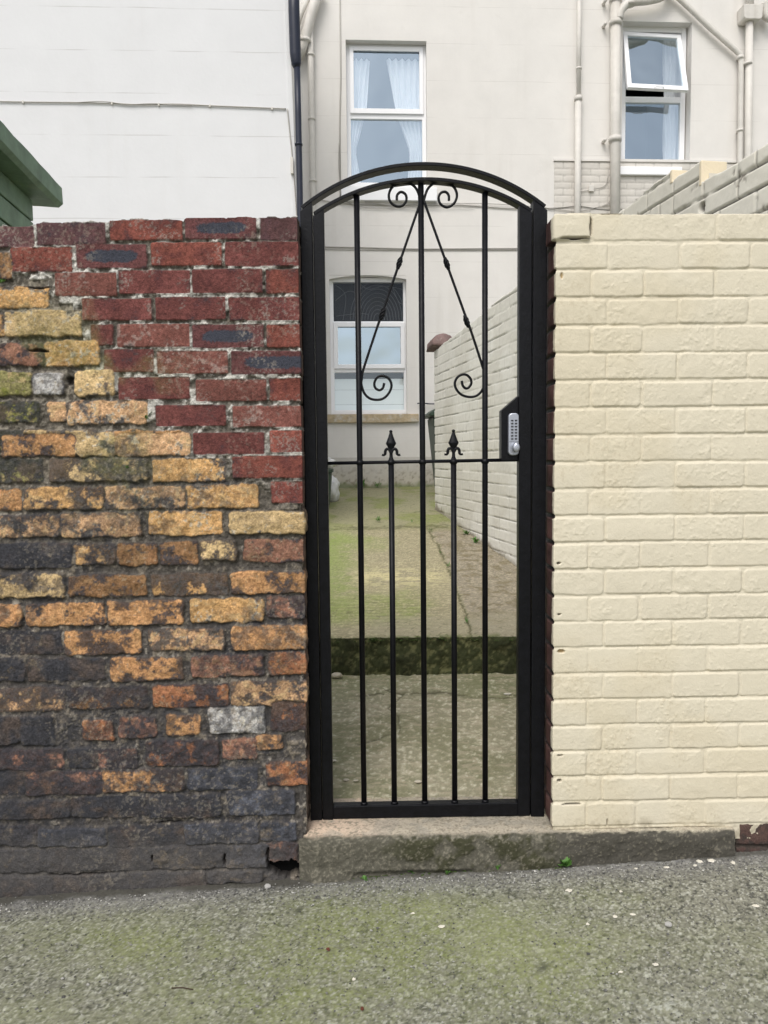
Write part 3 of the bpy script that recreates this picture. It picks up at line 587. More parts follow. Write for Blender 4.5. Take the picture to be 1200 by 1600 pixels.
# ------------------------------------------------------------------ yard: landing, step, mossy slope
YS = 1.33                                   # world y of the step face
def land_z(y): return np.interp(y, [.2, YS], [.100, .240])
def slope_z(y): return np.interp(y, [YS, 2.94, 5.27, 7.2], [.425, .538, .776, .95])
def build_landing():
    xs = spaced((-2.4, -.75, .02), (-.75, 1.05, .005), (1.05, 1.5, .02)); ys = spaced((.20, YS+.03, .006)); X, Y = np.meshgrid(xs, ys)
    a = fbm(X, Y, .25, 5, 501); b = fbm(X, Y, .05, 4, 502, sy=.02); c0 = fbm(X, Y, .012, 3, 503)
    Z = land_z(Y)+(a-.5)*.012+(b-.5)*.006+(c0-.5)*.003
    px, py = proj(X, Y, Z); q = (c0-.5)*2+.5; p = (a-.5)*2+.5
    c = mixc(np.broadcast_to(srgb(122, 118, 98), X.shape+(3,)), srgb(158, 152, 132), ss(.4, .8, q)*.6); c = mixc(c, srgb(96, 96, 70), ss(.4, .75, p)*.55)
    c = mixc(c, srgb(100, 104, 74), ss(1110, 1060, py)*.45+ss(600, 520, px)*.2)
    c = mixc(c, srgb(150, 140, 122), ss(.58, .8, (b-.5)*2+.5)*.45)
    ln = 1084+(a-.5)*30+np.where(px < 600, 5, 0); crk = np.exp(-((py-ln)/2.2)**2)*ss(540, 570, px); c = mixc(c, srgb(62, 60, 42), crk*.8*ss(.3, .5, b)); Z = Z-crk*.004
    cx = 630-(py-1085)*.42+(a-.5)*60; cr = np.exp(-((px-cx)/1.8)**2)*ss(1080, 1090, py)*ss(1160, 1130, py)+np.exp(-((py-(1158-(px-560)*.45+(a-.5)*30))/2.0)**2)*ss(550, 565, px)*ss(625, 600, px)
    c = mixc(c, srgb(74, 72, 54), np.clip(cr, 0, 1)*.8); Z = Z-np.clip(cr, 0, 1)*.004
    c = mixc(c, srgb(190, 186, 168), ss(.88, .95, q)*.35)
    o = grid_mesh('yard_landing', X, Y, Z, c*1.62, M['concrete']); o['kind'] = 'structure'
build_landing()
def build_slope():
    xs = spaced((-2.4, -1.2, .02), (-1.2, 1.3, .0075), (1.3, 1.5, .02))
    ys = spaced((YS+.004, YS+1.2, .007), (YS+1.2, 7.25, .014))
    face = np.linspace(0, 1, 40)
    X, V = np.meshgrid(xs, np.concatenate([face-1.0, ys]))
    isf = np.arange(V.shape[0])[:, None] < len(face); isf = np.broadcast_to(isf, V.shape)
    Y = np.where(isf, YS, V); t = np.clip(V+1, 0, 1)
    edgew = (fbm(X, Y*0, .3, 4, 511)-.5)*.02
    a = fbm(X, Y+t*isf*.2, .3, 5, 512); b = fbm(X, Y+t*isf*.2, .06, 4, 513); c0 = fbm(X, Y+t*isf*.2, .016, 3, 514)
    Z = np.where(isf, .19+(slope_z(YS)-.19)*t, slope_z(Y)+(a-.5)*.02+(b-.5)*.006+(c0-.5)*.004)
    px0, py0 = proj(X, Y, Z)
    rid = np.sin((Y+(a-.5)*.25)*2*math.pi/.062); band = np.exp(-((Y-(YS+.55))/.38)**2)*ss(735, 640, px0)*(~isf)
    Z = Z+rid*.0035*band
    Y = np.where(isf, YS+(b-.5)*.03+(c0-.5)*.012+edgew, Y)-0.0
    rim = np.exp(-((Y-YS)/.03)**2)*(~isf); Z = Z-rim*.006+rim*(c0-.5)*.02
    px, py = proj(X, Y, Z); q = (c0-.5)*2+.5; p = (a-.5)*2+.5; r = (b-.5)*2+.5
    c = mixc(np.broadcast_to(srgb(140, 133, 108), X.shape+(3,)), srgb(184, 174, 144), ss(.35, .8, q)*.7)
    # right hand strip: bare brown concrete beyond the diagonal joint
    jx = np.interp(py, [762, 800, 830, 900, 960, 1000], [655, 664, 672, 706, 727, 738])+(b-.5)*14
    rt = ss(0, 8, px-jx)*ss(815, 835, py)
    brown = mixc(np.broadcast_to(srgb(132, 124, 108), X.shape+(3,)), srgb(168, 158, 138), ss(.35, .75, q)*.8); brown = mixc(brown, srgb(108, 98, 70), ss(.5, .8, r)*.6)
    c = c*(1-rt[..., None])+brown*rt[..., None]
    green = (1.25*ss(625, 510, px+(p-.5)*110+(900-py)*.12)*ss(1000, 860, py+60)*1.0+ss(905, 950, py+(p-.5)*40)*ss(700, 640, px+(p-.5)*60)*.65*ss(985, 965, py))*ss(800, 850, py)*(1-rt)
    c = mixc(c, srgb(116, 140, 52), np.clip(green, 0, 1)*np.clip(.25+.45*r, 0, .7))
    c = mixc(c, srgb(112, 136, 50), ss(575, 520, px+(r-.5)*50)*ss(815, 860, py)*ss(985, 930, py)*.45)
    far = ss(838, 812, py+(a-.5)*20); c = mixc(c, mixc(np.broadcast_to(srgb(140, 138, 110), X.shape+(3,)), srgb(120, 128, 76), ss(.4, .7, p)), far*.8)
    pale = np.exp(-((py-902)/14)**2)*ss(720, 660, px)*ss(540, 575, px)*ss(.35, .65, r+.3*rid*.5); c = mixc(c, srgb(196, 186, 142), pale*.75)
    lip = ss(955, 975, py+(p-.5)*24)*ss(560, 600, px)*(~isf); c = mixc(c, srgb(152, 146, 124), lip*.55)
    c = mixc(c, srgb(98, 100, 60), band*ss(.3, -.6, rid)*.35)
    jt = np.exp(-((px-jx)/2.4)**2)*ss(822, 832, py)*ss(.30, .5, r+.15)+np.exp(-((py-(826-(px-540)*.03+(b-.5)*12))/2.0)**2)*ss(740, 690, px)*.7+np.exp(-((py-798-(b-.5)*8)/1.6)**2)*ss(.4, .6, p)*.6
    jt = np.clip(jt, 0, 1)*(~isf); c = mixc(c, srgb(62, 64, 36), jt*.8); Z = Z-jt*.006
    c = mixc(c, srgb(86, 84, 62), ss(.78, .9, q)*.55)
    mossc = mixc(np.broadcast_to(srgb(58, 62, 40), X.shape+(3,)), srgb(104, 104, 72), ss(.55, .85, q)*.8); mossc = mixc(mossc, srgb(34, 36, 24), ss(.5, .15, r)*.5); mossc = mossc*(.75+.5*((fbm(X, Y+t*.25, .010, 3, 520)-.5)*2+.5))[..., None]
    c = np.where(isf[..., None], mossc*1.12, c); c = mixc(c, srgb(70, 86, 34), rim*ss(.3, .6, r)*.75)
    o = grid_mesh('yard_slope', X, Y, Z, c*1.14, M['concrete']); o['kind'] = 'structure'
build_slope()

# ------------------------------------------------------------------ painted brick wall along the right of the yard
YLEN = 5.10
def build_yard_wall():
    us = spaced((-.0, 2.6, .0085), (2.6, YLEN, .007)); vs = spaced((.10, 2.70, .0072)); U, V = np.meshgrid(us, vs)
    n1 = fbm(U, V, .07, 4, 601); n2 = fbm(U, V, .02, 3, 602); n3 = fbm(U, V, .5, 3, 603)
    near = ss(2.6, 3.2, U)                        # the stretch by the lane is older and flaking
    base = srgb(232, 229, 220); H = -.005+(n1-.5)*.003; C = np.broadcast_to(base*.86, U.shape+(3,)).copy(); HM = np.zeros(U.shape)
    ch = .0833; z = .10; k = 0
    while z < 2.7:
        u = -.22+(.11 if k % 2 else 0)+random.uniform(-.006, .006); z1 = z+ch
        while u < YLEN:
            L = .222 if random.random() > .12 else .111
            lay_brick(U, V, us, vs, H, C, HM, u+.002, u+L-.002, z+.0025, z1-.0025, base*random.uniform(.95, 1.03), face=random.uniform(-.0018, .0018), warp=.003, wsc=.05, r=.006, edge=.0045, rough=.0015, seed=620+k % 5)
            u += L
        z = z1; k += 1
    crack = (1-HM)*ss(.42, .58, fbm(U, V*3, .25, 4, 640)+near*.28); H -= crack*(.006+.004*near); C = mixc(C, srgb(96, 90, 80), crack*np.clip(.55+.6*near, 0, .95))
    C = mixc(C, srgb(222, 217, 203), near*.8*HM)
    fl = near*ss(.60, .68, fbm(U, V, .09, 4, 645))*ss(.5, .6, fbm(U, V, .02, 3, 646)); C = mixc(C, srgb(120, 112, 100), fl*.8); H -= fl*.003
    grd = slope_z(YW.o.y+YW.U.y*U); dirty = ss(.10, .0, V-grd+(n1-.5)*.15)*ss(1.2, .3, U)+ss(.05, 0, V-grd+(n1-.5)*.06); C = mixc(C, srgb(132, 122, 104), np.clip(dirty, 0, 1)*.8)
    C = mixc(C, srgb(198, 192, 178), ss(.5, .75, (n3-.5)*2+.5)*.35)
    d, i = worley(U, V, .19, 12); hole = ss(.11, .07, d)*(i > .84)*near; H -= hole*.03; C = mixc(C, srgb(50, 44, 40), hole)
    # top line: falls towards the house, two steps near the lane
    return us, vs, U, V, H, C
def yard_top(us):
    def hz(px, py):
        return YW.uz(px, py)
    P = [(680, 547), (700, 531), (745, 497), (776, 470), (807, 448), (962, 334), (1050, 266), (1055, 262)]
    up = [hz(*p) for p in P]
    t = np.interp(us, [a[0] for a in up], [a[1] for a in up])
    u1 = hz(1050, 262); u2 = hz(1100, 270); u3 = hz(1200, 223)
    t = np.where(us > u1[0], hz(1071, 280)[1]+.03, t); t = np.where(us > u2[0]-.02, u3[1], t)
    return t, u1[0], u2[0]-.02
ywall = empty('yard_wall', (.8, 3.0, .4), 'pale painted brick side wall running back through the yard behind the gate', 'brick wall')
us, vs, U, V, H, C = build_yard_wall(); topz, US1, US2 = yard_top(us)
Tt = topz[None, :]+(fbm(us, us*0, .2, 3, 5)-.5)[None, :]*.015
e = V-Tt; back = np.where(e > 0, np.minimum(e*4, .108), 0); z = np.minimum(V, Tt)
X = YW.o.x+YW.U.x*U+YW.N.x*(np.where(e > 0, -back, H)); Y = YW.o.y+YW.U.y*U+YW.N.y*(np.where(e > 0, -back, H))
grid_mesh('brickwork', X, Y, z, C, M['yard_brick'], ywall)
def yard_core():
    bm = bmesh.new(); zc = lambda u: float(np.interp(u, us, topz))
    pts = [(0.012, .0), (YLEN, .0), (YLEN, zc(YLEN)-.02), (US2+.02, zc(US2+.05)-.02), (US2+.0, zc(US2-.02)-.02), (US1+.02, zc(US1+.05)-.02), (US1, zc(US1-.02)-.02)]
    for u in (2.6, 2.0, 1.4, .8, .4, .012): pts.append((u, zc(u)-.02))
    prism(bm, YW, pts, -.03, -.110)
    from_bm('wall_core', bm, M['yard_brick_core'], ywall)
M['yard_brick_core'] = mat('yard_brick_core', tuple(srgb(196, 190, 176)), rough=.8, bump=.4, bscale=30)
yard_core()
M['cream_new'] = mat('cream_new', tuple(srgb(226, 212, 184)), rough=.7, bump=.4, bscale=80)
for ue, zt2 in ((US1, None), (US2, None)):        # freshly painted brick ends where the top steps down
    z0 = float(np.interp(ue+.04, us, topz))-.01; z1 = float(np.interp(ue-.04, us, topz))+.004
    bm = bmesh.new(); box(bm, YW, ue-.012, ue+.006, z0, z1, -.112, .003)
    from_bm('brick_end', bm, M['cream_new'], ywall, bevel=.004)
# half-round coping brick left on the far end
cu, cz = YW.uz(690, 537)
CZ = float(topz[0])+.02
def coping():
    bm = bmesh.new(); n = 14; prof = []
    for i in range(n+1):
        a = math.pi*i/n; prof.append((math.cos(a)*.115, math.sin(a)*.10))
    rows = []
    for j in range(9):
        u = -.11+j*.036; r = []
        sc = 1 if 0 < j < 8 else .86
        for (a, b) in prof:
            k = 1+random.uniform(-.045, .045)
            r.append(bm.verts.new(YW.pt(u, CZ+j*.004+b*sc*k, -.055+a*sc*k)))
        for (a, b) in ((-.11, -.02), (.11, -.02)): r.append(bm.verts.new(YW.pt(u, CZ+j*.004+b, -.055+a)))
        rows.append(r)
    m = len(rows[0])
    for j in range(8):
        for i in range(m): bm.faces.new((rows[j][i], rows[j][(i+1) % m], rows[j+1][(i+1) % m], rows[j+1][i]))
    bm.faces.new(rows[0][::-1]); bm.faces.new(rows[-1])
    return bm
cp = from_bm('coping_brick', coping(), M['coping'], None, smooth=True)
tag(cp, 'rounded brown coping brick lying on the far end of the yard wall', 'brick')

# ------------------------------------------------------------------ rear of the house
HG = .80
def holes_wall(bm, fr, u0, u1, z0, z1, holes, depth):
    us = sorted({u0, u1} | {h[0] for h in holes} | {h[1] for h in holes}); zs = sorted({z0, z1} | {h[2] for h in holes} | {h[3] for h in holes})
    for i in range(len(us)-1):
        for j in range(len(zs)-1):
            cu, cz = (us[i]+us[i+1])/2, (zs[j]+zs[j+1])/2
            if any(h[0] < cu < h[1] and h[2] < cz < h[3] for h in holes): continue
            bm.faces.new([bm.verts.new(fr.pt(a, b)) for a, b in ((us[i], zs[j]), (us[i+1], zs[j]), (us[i+1], zs[j+1]), (us[i], zs[j+1]))])
    for (a, b, c, d) in holes:
        for (p, q) in (((a, c), (a, d)), ((a, d), (b, d)), ((b, d), (b, c)), ((b, c), (a, c))):
            bm.faces.new([bm.verts.new(fr.pt(*p)), bm.verts.new(fr.pt(*q)), bm.verts.new(fr.pt(*q, -depth)), bm.verts.new(fr.pt(*p, -depth))])
def rect(x0, y0, x1, y1, w=0, fr=HF):
    a = fr.uz(x0, (y0+y1)/2, w); b = fr.uz(x1, (y0+y1)/2, w); c = fr.uz((x0+x1)/2, y1, w); d = fr.uz((x0+x1)/2, y0, w)
    return a[0], b[0], c[1], d[1]
WIN = {'A': rect(541.5, 63, 667, 292), 'B': rect(516, 430, 635.5, 648), 'C': rect(972, 34, 1079.5, 262)}
house = empty('house', HF.pt(1.5, HG), 'cream rendered rear of a house with white framed windows and cream pipes', 'house')
bm = bmesh.new(); holes_wall(bm, HF, -3.6, 7.5, .5, 7.6, list(WIN.values()), .20)
bmesh.ops.remove_doubles(bm, verts=bm.verts, dist=.0005); from_bm('wall', bm, M['render_cream'], house)
for k, h in WIN.items():                          # a room behind each opening
    bm = bmesh.new(); a, b, c, d = h; a -= .25; b += .25; c -= .3; d += .1
    for q in (((a, c, -.2), (a, d, -.2), (a, d, -2), (a, c, -2)), ((b, c, -.2), (b, d, -.2), (b, d, -2), (b, c, -2)), ((a, c, -.2), (b, c, -.2), (b, c, -2), (a, c, -2)),
              ((a, d, -.2), (b, d, -.2), (b, d, -2), (a, d, -2)), ((a, c, -2), (b, c, -2), (b, d, -2), (a, d, -2))):
        bm.faces.new([bm.verts.new(HF.pt(*p)) for p in q])
    us_ = (a, h[0], h[1], b); zs_ = (c, h[2], h[3], d)
    for i in range(3):
        for j in range(3):
            if i == 1 and j == 1: continue
            bm.faces.new([bm.verts.new(HF.pt(u, z, -.2)) for u, z in ((us_[i], zs_[j]), (us_[i+1], zs_[j]), (us_[i+1], zs_[j+1]), (us_[i], zs_[j+1]))])
    bmesh.ops.remove_doubles(bm, verts=bm.verts, dist=.0005); from_bm('interior', bm, M['room'], house)
bm = bmesh.new(); box(bm, HF, -3.6, 7.5, 7.6, 7.75, -5, .25); from_bm('roof_edge', bm, M['felt'], house)

def ring(bm, r, t, w0, w1, tb=None):              # a frame of bars round rectangle r
    a, b, c, d = r; tb = tb or t
    box(bm, HF, a, a+t, c, d, w0, w1); box(bm, HF, b-t, b, c, d, w0, w1)
    box(bm, HF, a+t, b-t, c, c+tb, w0, w1); box(bm, HF, a+t, b-t, d-t, d, w0, w1)
def quad(name, pts, m, parent):
    bm = bmesh.new(); bm.faces.new([bm.verts.new(p) for p in pts]); return from_bm(name, bm, m, parent)
def pane(r, w, m, parent, t=.008, name='pane'):
    bm = bmesh.new(); bm.faces.new([bm.verts.new(HF.pt(u, z, w)) for u, z in ((r[0], r[2]), (r[1], r[2]), (r[1], r[3]), (r[0], r[3]))]); return from_bm(name, bm, m, parent)
def curtain(parent, P, w, pleats=9, amp=.03, name='curtain'):
    """P: [(py, x left, x right)] rows in photo pixels on the plane w behind the glass"""
    bm = bmesh.new(); n = pleats*8; rows = []
    ys = np.linspace(P[0][0], P[-1][0], 22); xl = np.interp(ys, [p[0] for p in P], [p[1] for p in P]); xr = np.interp(ys, [p[0] for p in P], [p[2] for p in P])
    for y, a, b in zip(ys, xl, xr):
        ua, z = HF.uz(a, y, w); ub, _ = HF.uz(b, y, w); r = []
        for i in range(n+1):
            t = i/n; r.append(bm.verts.new(HF.pt(ua+(ub-ua)*t, z, w+amp*math.sin(t*pleats*2*math.pi+math.sin(y*.05)*.8))))
        rows.append(r)
    for i in range(len(rows)-1):
        for k in range(n): bm.faces.new((rows[i][k], rows[i][k+1], rows[i+1][k+1], rows[i+1][k]))
    return from_bm(name, bm, M['curtain'], parent, smooth=True)

# upper left window
W = -.10
bm = bmesh.new(); r = rect(541.5, 70, 666, 292, W); ring(bm, r, .05, W-.07, W)
mid = rect(544, 171, 664, 186, W); box(bm, HF, r[0]+.042, r[1]-.042, mid[2], mid[3], W-.068, W-.002)
wA = from_bm('window', bm, M['upvc'], house, bevel=.004); wA['label'] = 'white upper window with tied back net curtains'
bm = bmesh.new(); sa = rect(546.5, 73.5, 661.5, 178, W+.012); ring(bm, sa, .048, W+.002, W+.022, .058); from_bm('sash', bm, M['upvc'], wA, bevel=.004)
pane((sa[0]+.04, sa[1]-.04, sa[2]+.05, sa[3]-.04), W-.01, G_SKY, wA)
lo = (r[0]+.03, r[1]-.03, r[2]+.04, mid[2]); pane(lo, W-.03, G_SKY, wA)
curtain(wA, [(93, 545, 578), (170, 545, 573), (235, 545, 556), (250, 546, 558), (300, 546, 566)], W-.09, 4)
curtain(wA, [(93, 604, 665), (170, 617, 665), (233, 639, 665), (248, 640, 665), (300, 635, 665)], W-.09, 6)
bm = bmesh.new(); s = rect(533, 292, 683, 313, .06); box(bm, HF, s[0], s[1], s[2], s[3], -.10, .06); from_bm('sill', bm, M['upvc'], wA, bevel=.006)
# lower window
bm = bmesh.new(); r = rect(515.5, 434, 637, 647, W); ring(bm, r, .05, W-.07, W)
m1 = rect(519, 502, 634, 508, W); m2 = rect(519, 573, 634, 582, W)
for q in (m1, m2): box(bm, HF, r[0]+.038, r[1]-.038, q[2], q[3], W-.068, W-.002)
wB = from_bm('window', bm, M['upvc'], house, bevel=.004); wB['label'] = 'white ground floor window in three panes under a shallow arch'
bm = bmesh.new(); sb = rect(521.5, 504, 632.5, 576, W+.012); ring(bm, sb, .052, W+.002, W+.024); from_bm('sash', bm, M['upvc'], wB, bevel=.004)
pane((r[0]+.03, r[1]-.03, m1[3]-.01, r[3]-.03), W-.03, G_DARK, wB)
pane((sb[0]+.045, sb[1]-.045, sb[2]+.045, sb[3]-.045), W-.01, G_SOFT, wB)
pane((r[0]+.03, r[1]-.03, r[2]+.03, m2[2]+.01), W-.03, glass('glass_clear', (.8, .9, 1.0), .10), wB)
bl = rect(515, 592, 640, 655, W-.08); bm = bmesh.new(); z = bl[2]
while z < bl[3]-.01:
    box(bm, HF, bl[0], bl[1], z, min(z+.178, bl[3]), W-.09, W-.082); z += .181
from_bm('blind', bm, M['blind'], wB)
nt = rect(515, 430, 640, 506, W-.10)               # added dark sheet and curved lines imitate the top pane's reflection
bm = bmesh.new(); box(bm, HF, nt[0], nt[1], nt[2], nt[3], W-.12, W-.11); from_bm('reflection_sheet', bm, M['reflection_dark'], wB)
bm = bmesh.new()
for k in range(9):
    P = [(600+math.cos(a/10*math.pi)*(6+k*4.6)-10, 500-math.sin(a/10*math.pi)*(10+k*6.4)) for a in range(11)]
    P = [p for p in P if 517 < p[0] < 636 and p[1] > 434]
    if len(P) > 2: tube(bm, [HF.pt(*HF.uz(p[0], p[1], W-.105), W-.105) for p in smooth_path([(a, b, 0) for a, b in P], 3)], .0028, 4)
for P in (((524, 470), (545, 455), (565, 462)), ((524, 445), (540, 462), (536, 500)), ((560, 440), (575, 452), (600, 447), (630, 452)), ((525, 494), (560, 490), (575, 491)), ((610, 440), (622, 470), (632, 476))):
    tube(bm, [HF.pt(*HF.uz(p[0], p[1], W-.105), W-.105) for p in smooth_path([(a, b, 0) for a, b in P], 5)], .003, 4)
M['wavy'] = mat('wavy', (.16, .16, .16), rough=.8); from_bm('wavy', bm, M['wavy'], wB)  # grey tubes added as the bent lines of the reflection, no fabric
bm = bmesh.new(); s = rect(508, 647, 654.5, 660, .05); prism(bm, HF, [(s[0], s[2]), (s[1]-.3, s[2]-.006), (s[1], s[2]+.004), (s[1], s[3]), (s[0], s[3])], -.12, .05); from_bm('sill', bm, M['sandstone'], wB, bevel=.008)
a, b, c, d = WIN['B']; bm = bmesh.new()            # shallow arch of the head
top = [(a+(b-a)*i/16, d-.045*(2*i/16-1)**2-.0) for i in range(17)]
for half in (0, 1):
    seg = top[:9] if half == 0 else top[8:][::-1]
    prism(bm, HF, [(seg[0][0], d-.001)]+seg, -.19, -.003)
from_bm('arch_head', bm, M['render_cream'], house)
# upper right window with its top sash pushed open
bm = bmesh.new(); r = rect(970, 42, 1071, 259, W-.02); ring(bm, r, .062, W-.09, W-.02)
mid = rect(973, 151, 1066, 160, W-.02); box(bm, HF, r[0]+.04, r[1]-.04, mid[2], mid[3], W-.088, W-.022)
wC = from_bm('window', bm, M['upvc'], house, bevel=.004); wC['label'] = 'white upper window with its top sash pushed open'
pane((r[0]+.03, r[1]-.03, r[2]+.03, mid[2]), W-.05, G_SKY, wC)
TL = HF.pt(*HF.uz(973.5, 49, W), W); TR_ = HF.pt(*HF.uz(1064, 54, W), W)
wo_ = .26
BL = HF.pt(*HF.uz(981, 136, W+wo_), W+wo_); BR = HF.pt(*HF.uz(1076, 141, W+wo_), W+wo_)
def ob(bm, A, B, t, th, inward, nrm):              # a bar from A to B of width t towards `inward`, thickness th
    v = []
    for P in (A, B):
        for q in (0, 1):
            for k in (0, 1): v.append(bm.verts.new(P+inward*t*q+nrm*th*k))
    for f in ((0, 1, 3, 2), (4, 6, 7, 5), (0, 4, 5, 1), (2, 3, 7, 6), (0, 2, 6, 4), (1, 5, 7, 3)): bm.faces.new([v[i] for i in f])
ex = (TR_-TL).normalized(); ey = (BL-TL).normalized(); en = ex.cross(ey).normalized()
if en.y > 0: en = -en
bm = bmesh.new(); t = .052
ob(bm, TL, TR_, t, .045, ey, -en); ob(bm, BL, BR, t*1.15, .045, -ey, -en); ob(bm, TL+ey*t, BL-ey*t*1.15, t, .0448, ex, -en); ob(bm, TR_+ey*t, BR-ey*t*1.15, t, .0448, -ex, -en)
sash = from_bm('open_sash', bm, M['upvc'], wC, bevel=.004)
g = [TL+ex*t+ey*t, TR_-ex*t+ey*t, BR-ex*t-ey*t, BL+ex*t-ey*t]; quad('pane', [p-en*.02 for p in g], G_SOFT, wC)
bm = bmesh.new(); hb = (BL+BR)/2; tube(bm, [hb+en*.012-ex*.05, hb+en*.03-ex*.04, hb+en*.03+ex*.05, hb+en*.012+ex*.06], .008, 6); from_bm('handle', bm, M['upvc'], wC)
curtain(wC, [(50, 1036, 1066), (262, 1036, 1066)], W-.14, 4)
bm = bmesh.new(); s = rect(967, 260, 1056, 273, .05); box(bm, HF, s[0], s[1]+.08, s[2], s[3], -.12, .05); from_bm('sill', bm, M['upvc'], wC, bevel=.006)

# painted brick band below the render on the right, with its drip ledge
def brick_band():
    a = HF.uz(866, 252); b = HF.uz(868, 345); us = spaced((a[0], 7.3, .012)); vs = spaced((b[1]-.7, a[1], .012)); U, V = np.meshgrid(us, vs)
    H = -.004+(fbm(U, V, .06, 3, 701)-.5)*.006; base = srgb(212, 207, 199); C = np.broadcast_to(base*.78, U.shape+(3,)).copy(); HM = np.zeros(U.shape)
    z = vs[0]-.02; k = 0
    while z < vs[-1]:
        u = us[0]-.11*(k % 2)
        while u < 7.3:
            lay_brick(U, V, us, vs, H, C, HM, u, u+.215, z, z+.070, base*random.uniform(.95, 1.03), face=.004, warp=.005, r=.01, edge=.008, seed=710); u += .222
        z += .0785; k += 1
    w = H+.004; X = HF.o.x+HF.U.x*U+HF.N.x*w; Y = HF.o.y+HF.U.y*U+HF.N.y*w
    grid_mesh('brick_band', X, Y, V, C, M['yard_brick'], house)
    bm = bmesh.new(); box(bm, HF, a[0]-.01, 7.3, a[1], a[1]+.028, 0, .022); from_bm('drip_ledge', bm, M['render_cream'], house)
brick_band()

# pipes
def pipe(fr, pts, wpx, w=.07, m='pipe_cream', name='downpipe', parent=None, collars=(), smooth=0):
    dist = (fr.pt(*fr.uz(*pts[0], w), w)-CAM).length; r = wpx/2/FPX*dist
    P = [fr.pt(*fr.uz(x, y, w), w) for x, y in pts]
    if smooth: P = smooth_path(P, smooth)
    bm = bmesh.new(); tube(bm, P, r, 14)
    for (x, y, h) in collars:
        c0 = fr.pt(*fr.uz(x, y-h/2, w), w); c1 = fr.pt(*fr.uz(x, y+h/2, w), w); tube(bm, [c0, c1], r*1.28, 14)
        c2 = (c0+c1)/2; tube(bm, [c2-fr.U*r*2.0, c2-fr.U*r*2.0-fr.N*(w-.002)], r*.35, 6) if wpx > 9 else tube(bm, [c2, c2-fr.N*(w-.002)], r*.5, 6)
    return from_bm(name, bm, M[m], parent, smooth=True)
pipe(HF, [(484.5, 45), (486, 130), (489, 300), (491, 420), (494, 640)], 8, parent=house, collars=((485.5, 86, 3), (487, 186, 3), (489, 283, 3)))
pipe(HF, [(500, -20), (487, 20), (476, 62), (472, 74), (466, 90)], 13, w=.10, parent=house, collars=((476, 64, 5),))
pipe(HF, [(488, -20), (470, 22), (462, 48)], 7, w=.09, parent=house)
pipe(HF, [(905.5, -40), (904, 155)], 5.5, parent=house, collars=((904.5, 107, 3),))
pipe(HF, [(903.5, 151), (901.5, 430)], 8.5, parent=house, collars=((903.5, 154, 7),))
pipe(HF, [(962, -40), (961, 430)], 12.5, w=.09, parent=house, collars=((962, 36, 8), (961, 218, 8), (962, 0, 6)))
pipe(HF, [(967, 30), (970, 18), (978, 8), (992, 3), (1012, 1), (1035, -5), (1050, -20)], 10, w=.12, parent=house, collars=((984, 6, 6),), smooth=4)
pipe(HF, [(1040, -20), (1066, 2), (1110, 44), (1150, 79), (1157, 86), (1158, 95), (1156, 250), (1155, 400)], 6.5, parent=house, collars=((1157, 90, 5), (1156, 204, 3)))
pipe(HF, [(1171, 25), (1169, 250), (1167, 420)], 9, w=.09, parent=house, collars=((1168, 100, 4),))
bm = bmesh.new(); h = rect(1160, 10, 1188, 30, .12); prism(bm, HF, [(h[0], h[2]), (h[0]+.02, h[2]-.02), (h[1]-.02, h[2]-.02), (h[1], h[2]), (h[1]+.01, h[3]), (h[0]-.01, h[3])], .01, .17); from_bm('rainwater_hopper', bm, M['pipe_cream'], house, bevel=.006)
pipe(HF, [(1170, -30), (1172, 12)], 9, w=.09, parent=house)
pipe(HF, [(1192, 4), (1196, 12), (1197, 26), (1206, 30)], 9, w=.1, parent=house, smooth=3)
pipe(HF, [(531, -30), (532.5, 120), (531, 200), (532, 320)], 2.0, w=.004, m='cable', parent=house, name='cable')  # thin tube drawn for the crack line in the render
def wire(fr, pts, r, parent, w=.012, m='cable', sag=0, name='cable', wob=.4):
    P = [fr.pt(*fr.uz(x, y+random.uniform(-wob, wob), w), w) for x, y in pts]
    bm = bmesh.new(); tube(bm, smooth_path(P, 5), r, 6); return from_bm(name, bm, M[m], parent, smooth=True)
wire(HF, [(495, 312), (540, 318), (600, 320), (660, 321), (720, 320), (800, 326), (866, 325), (905, 322), (945, 327), (1010, 326)], .006, house)
wire(HF, [(530, 308), (560, 322), (610, 325), (650, 318), (700, 318), (760, 318), (840, 323), (900, 330), (940, 322), (962, 318)], .004, house, w=.02)
wire(HF, [(570, 316), (620, 322), (655, 325), (690, 323), (740, 322)], .004, house, w=.026)
wire(HF, [(505, 386), (560, 387), (640, 389), (700, 389), (760, 388), (820, 388), (870, 387)], .008, house, w=.012)
wire(HF, [(506, 390), (600, 391), (700, 391.5), (820, 391)], .004, house, w=.008)
wire(HF, [(530, 222), (529, 260), (532, 300), (526, 315)], .004, house)
wire(HF, [(905, 300), (925, 296), (945, 290), (950, 275)], .004, house, w=.02)
wire(HF, [(955, 265), (955, 310), (940, 322)], .004, house, w=.02)
wire(HF, [(652, 630.5), (660, 630), (672, 631), (690, 631)], .008, house, w=.05, m='pipe_black', name='rod', wob=0)
bm = bmesh.new(); q = rect(920, 289, 928, 299, .03); box(bm, HF, q[0], q[1], q[2], q[3], .004, .035); from_bm('junction_box', bm, M['pipe_cream'], house, bevel=.004)

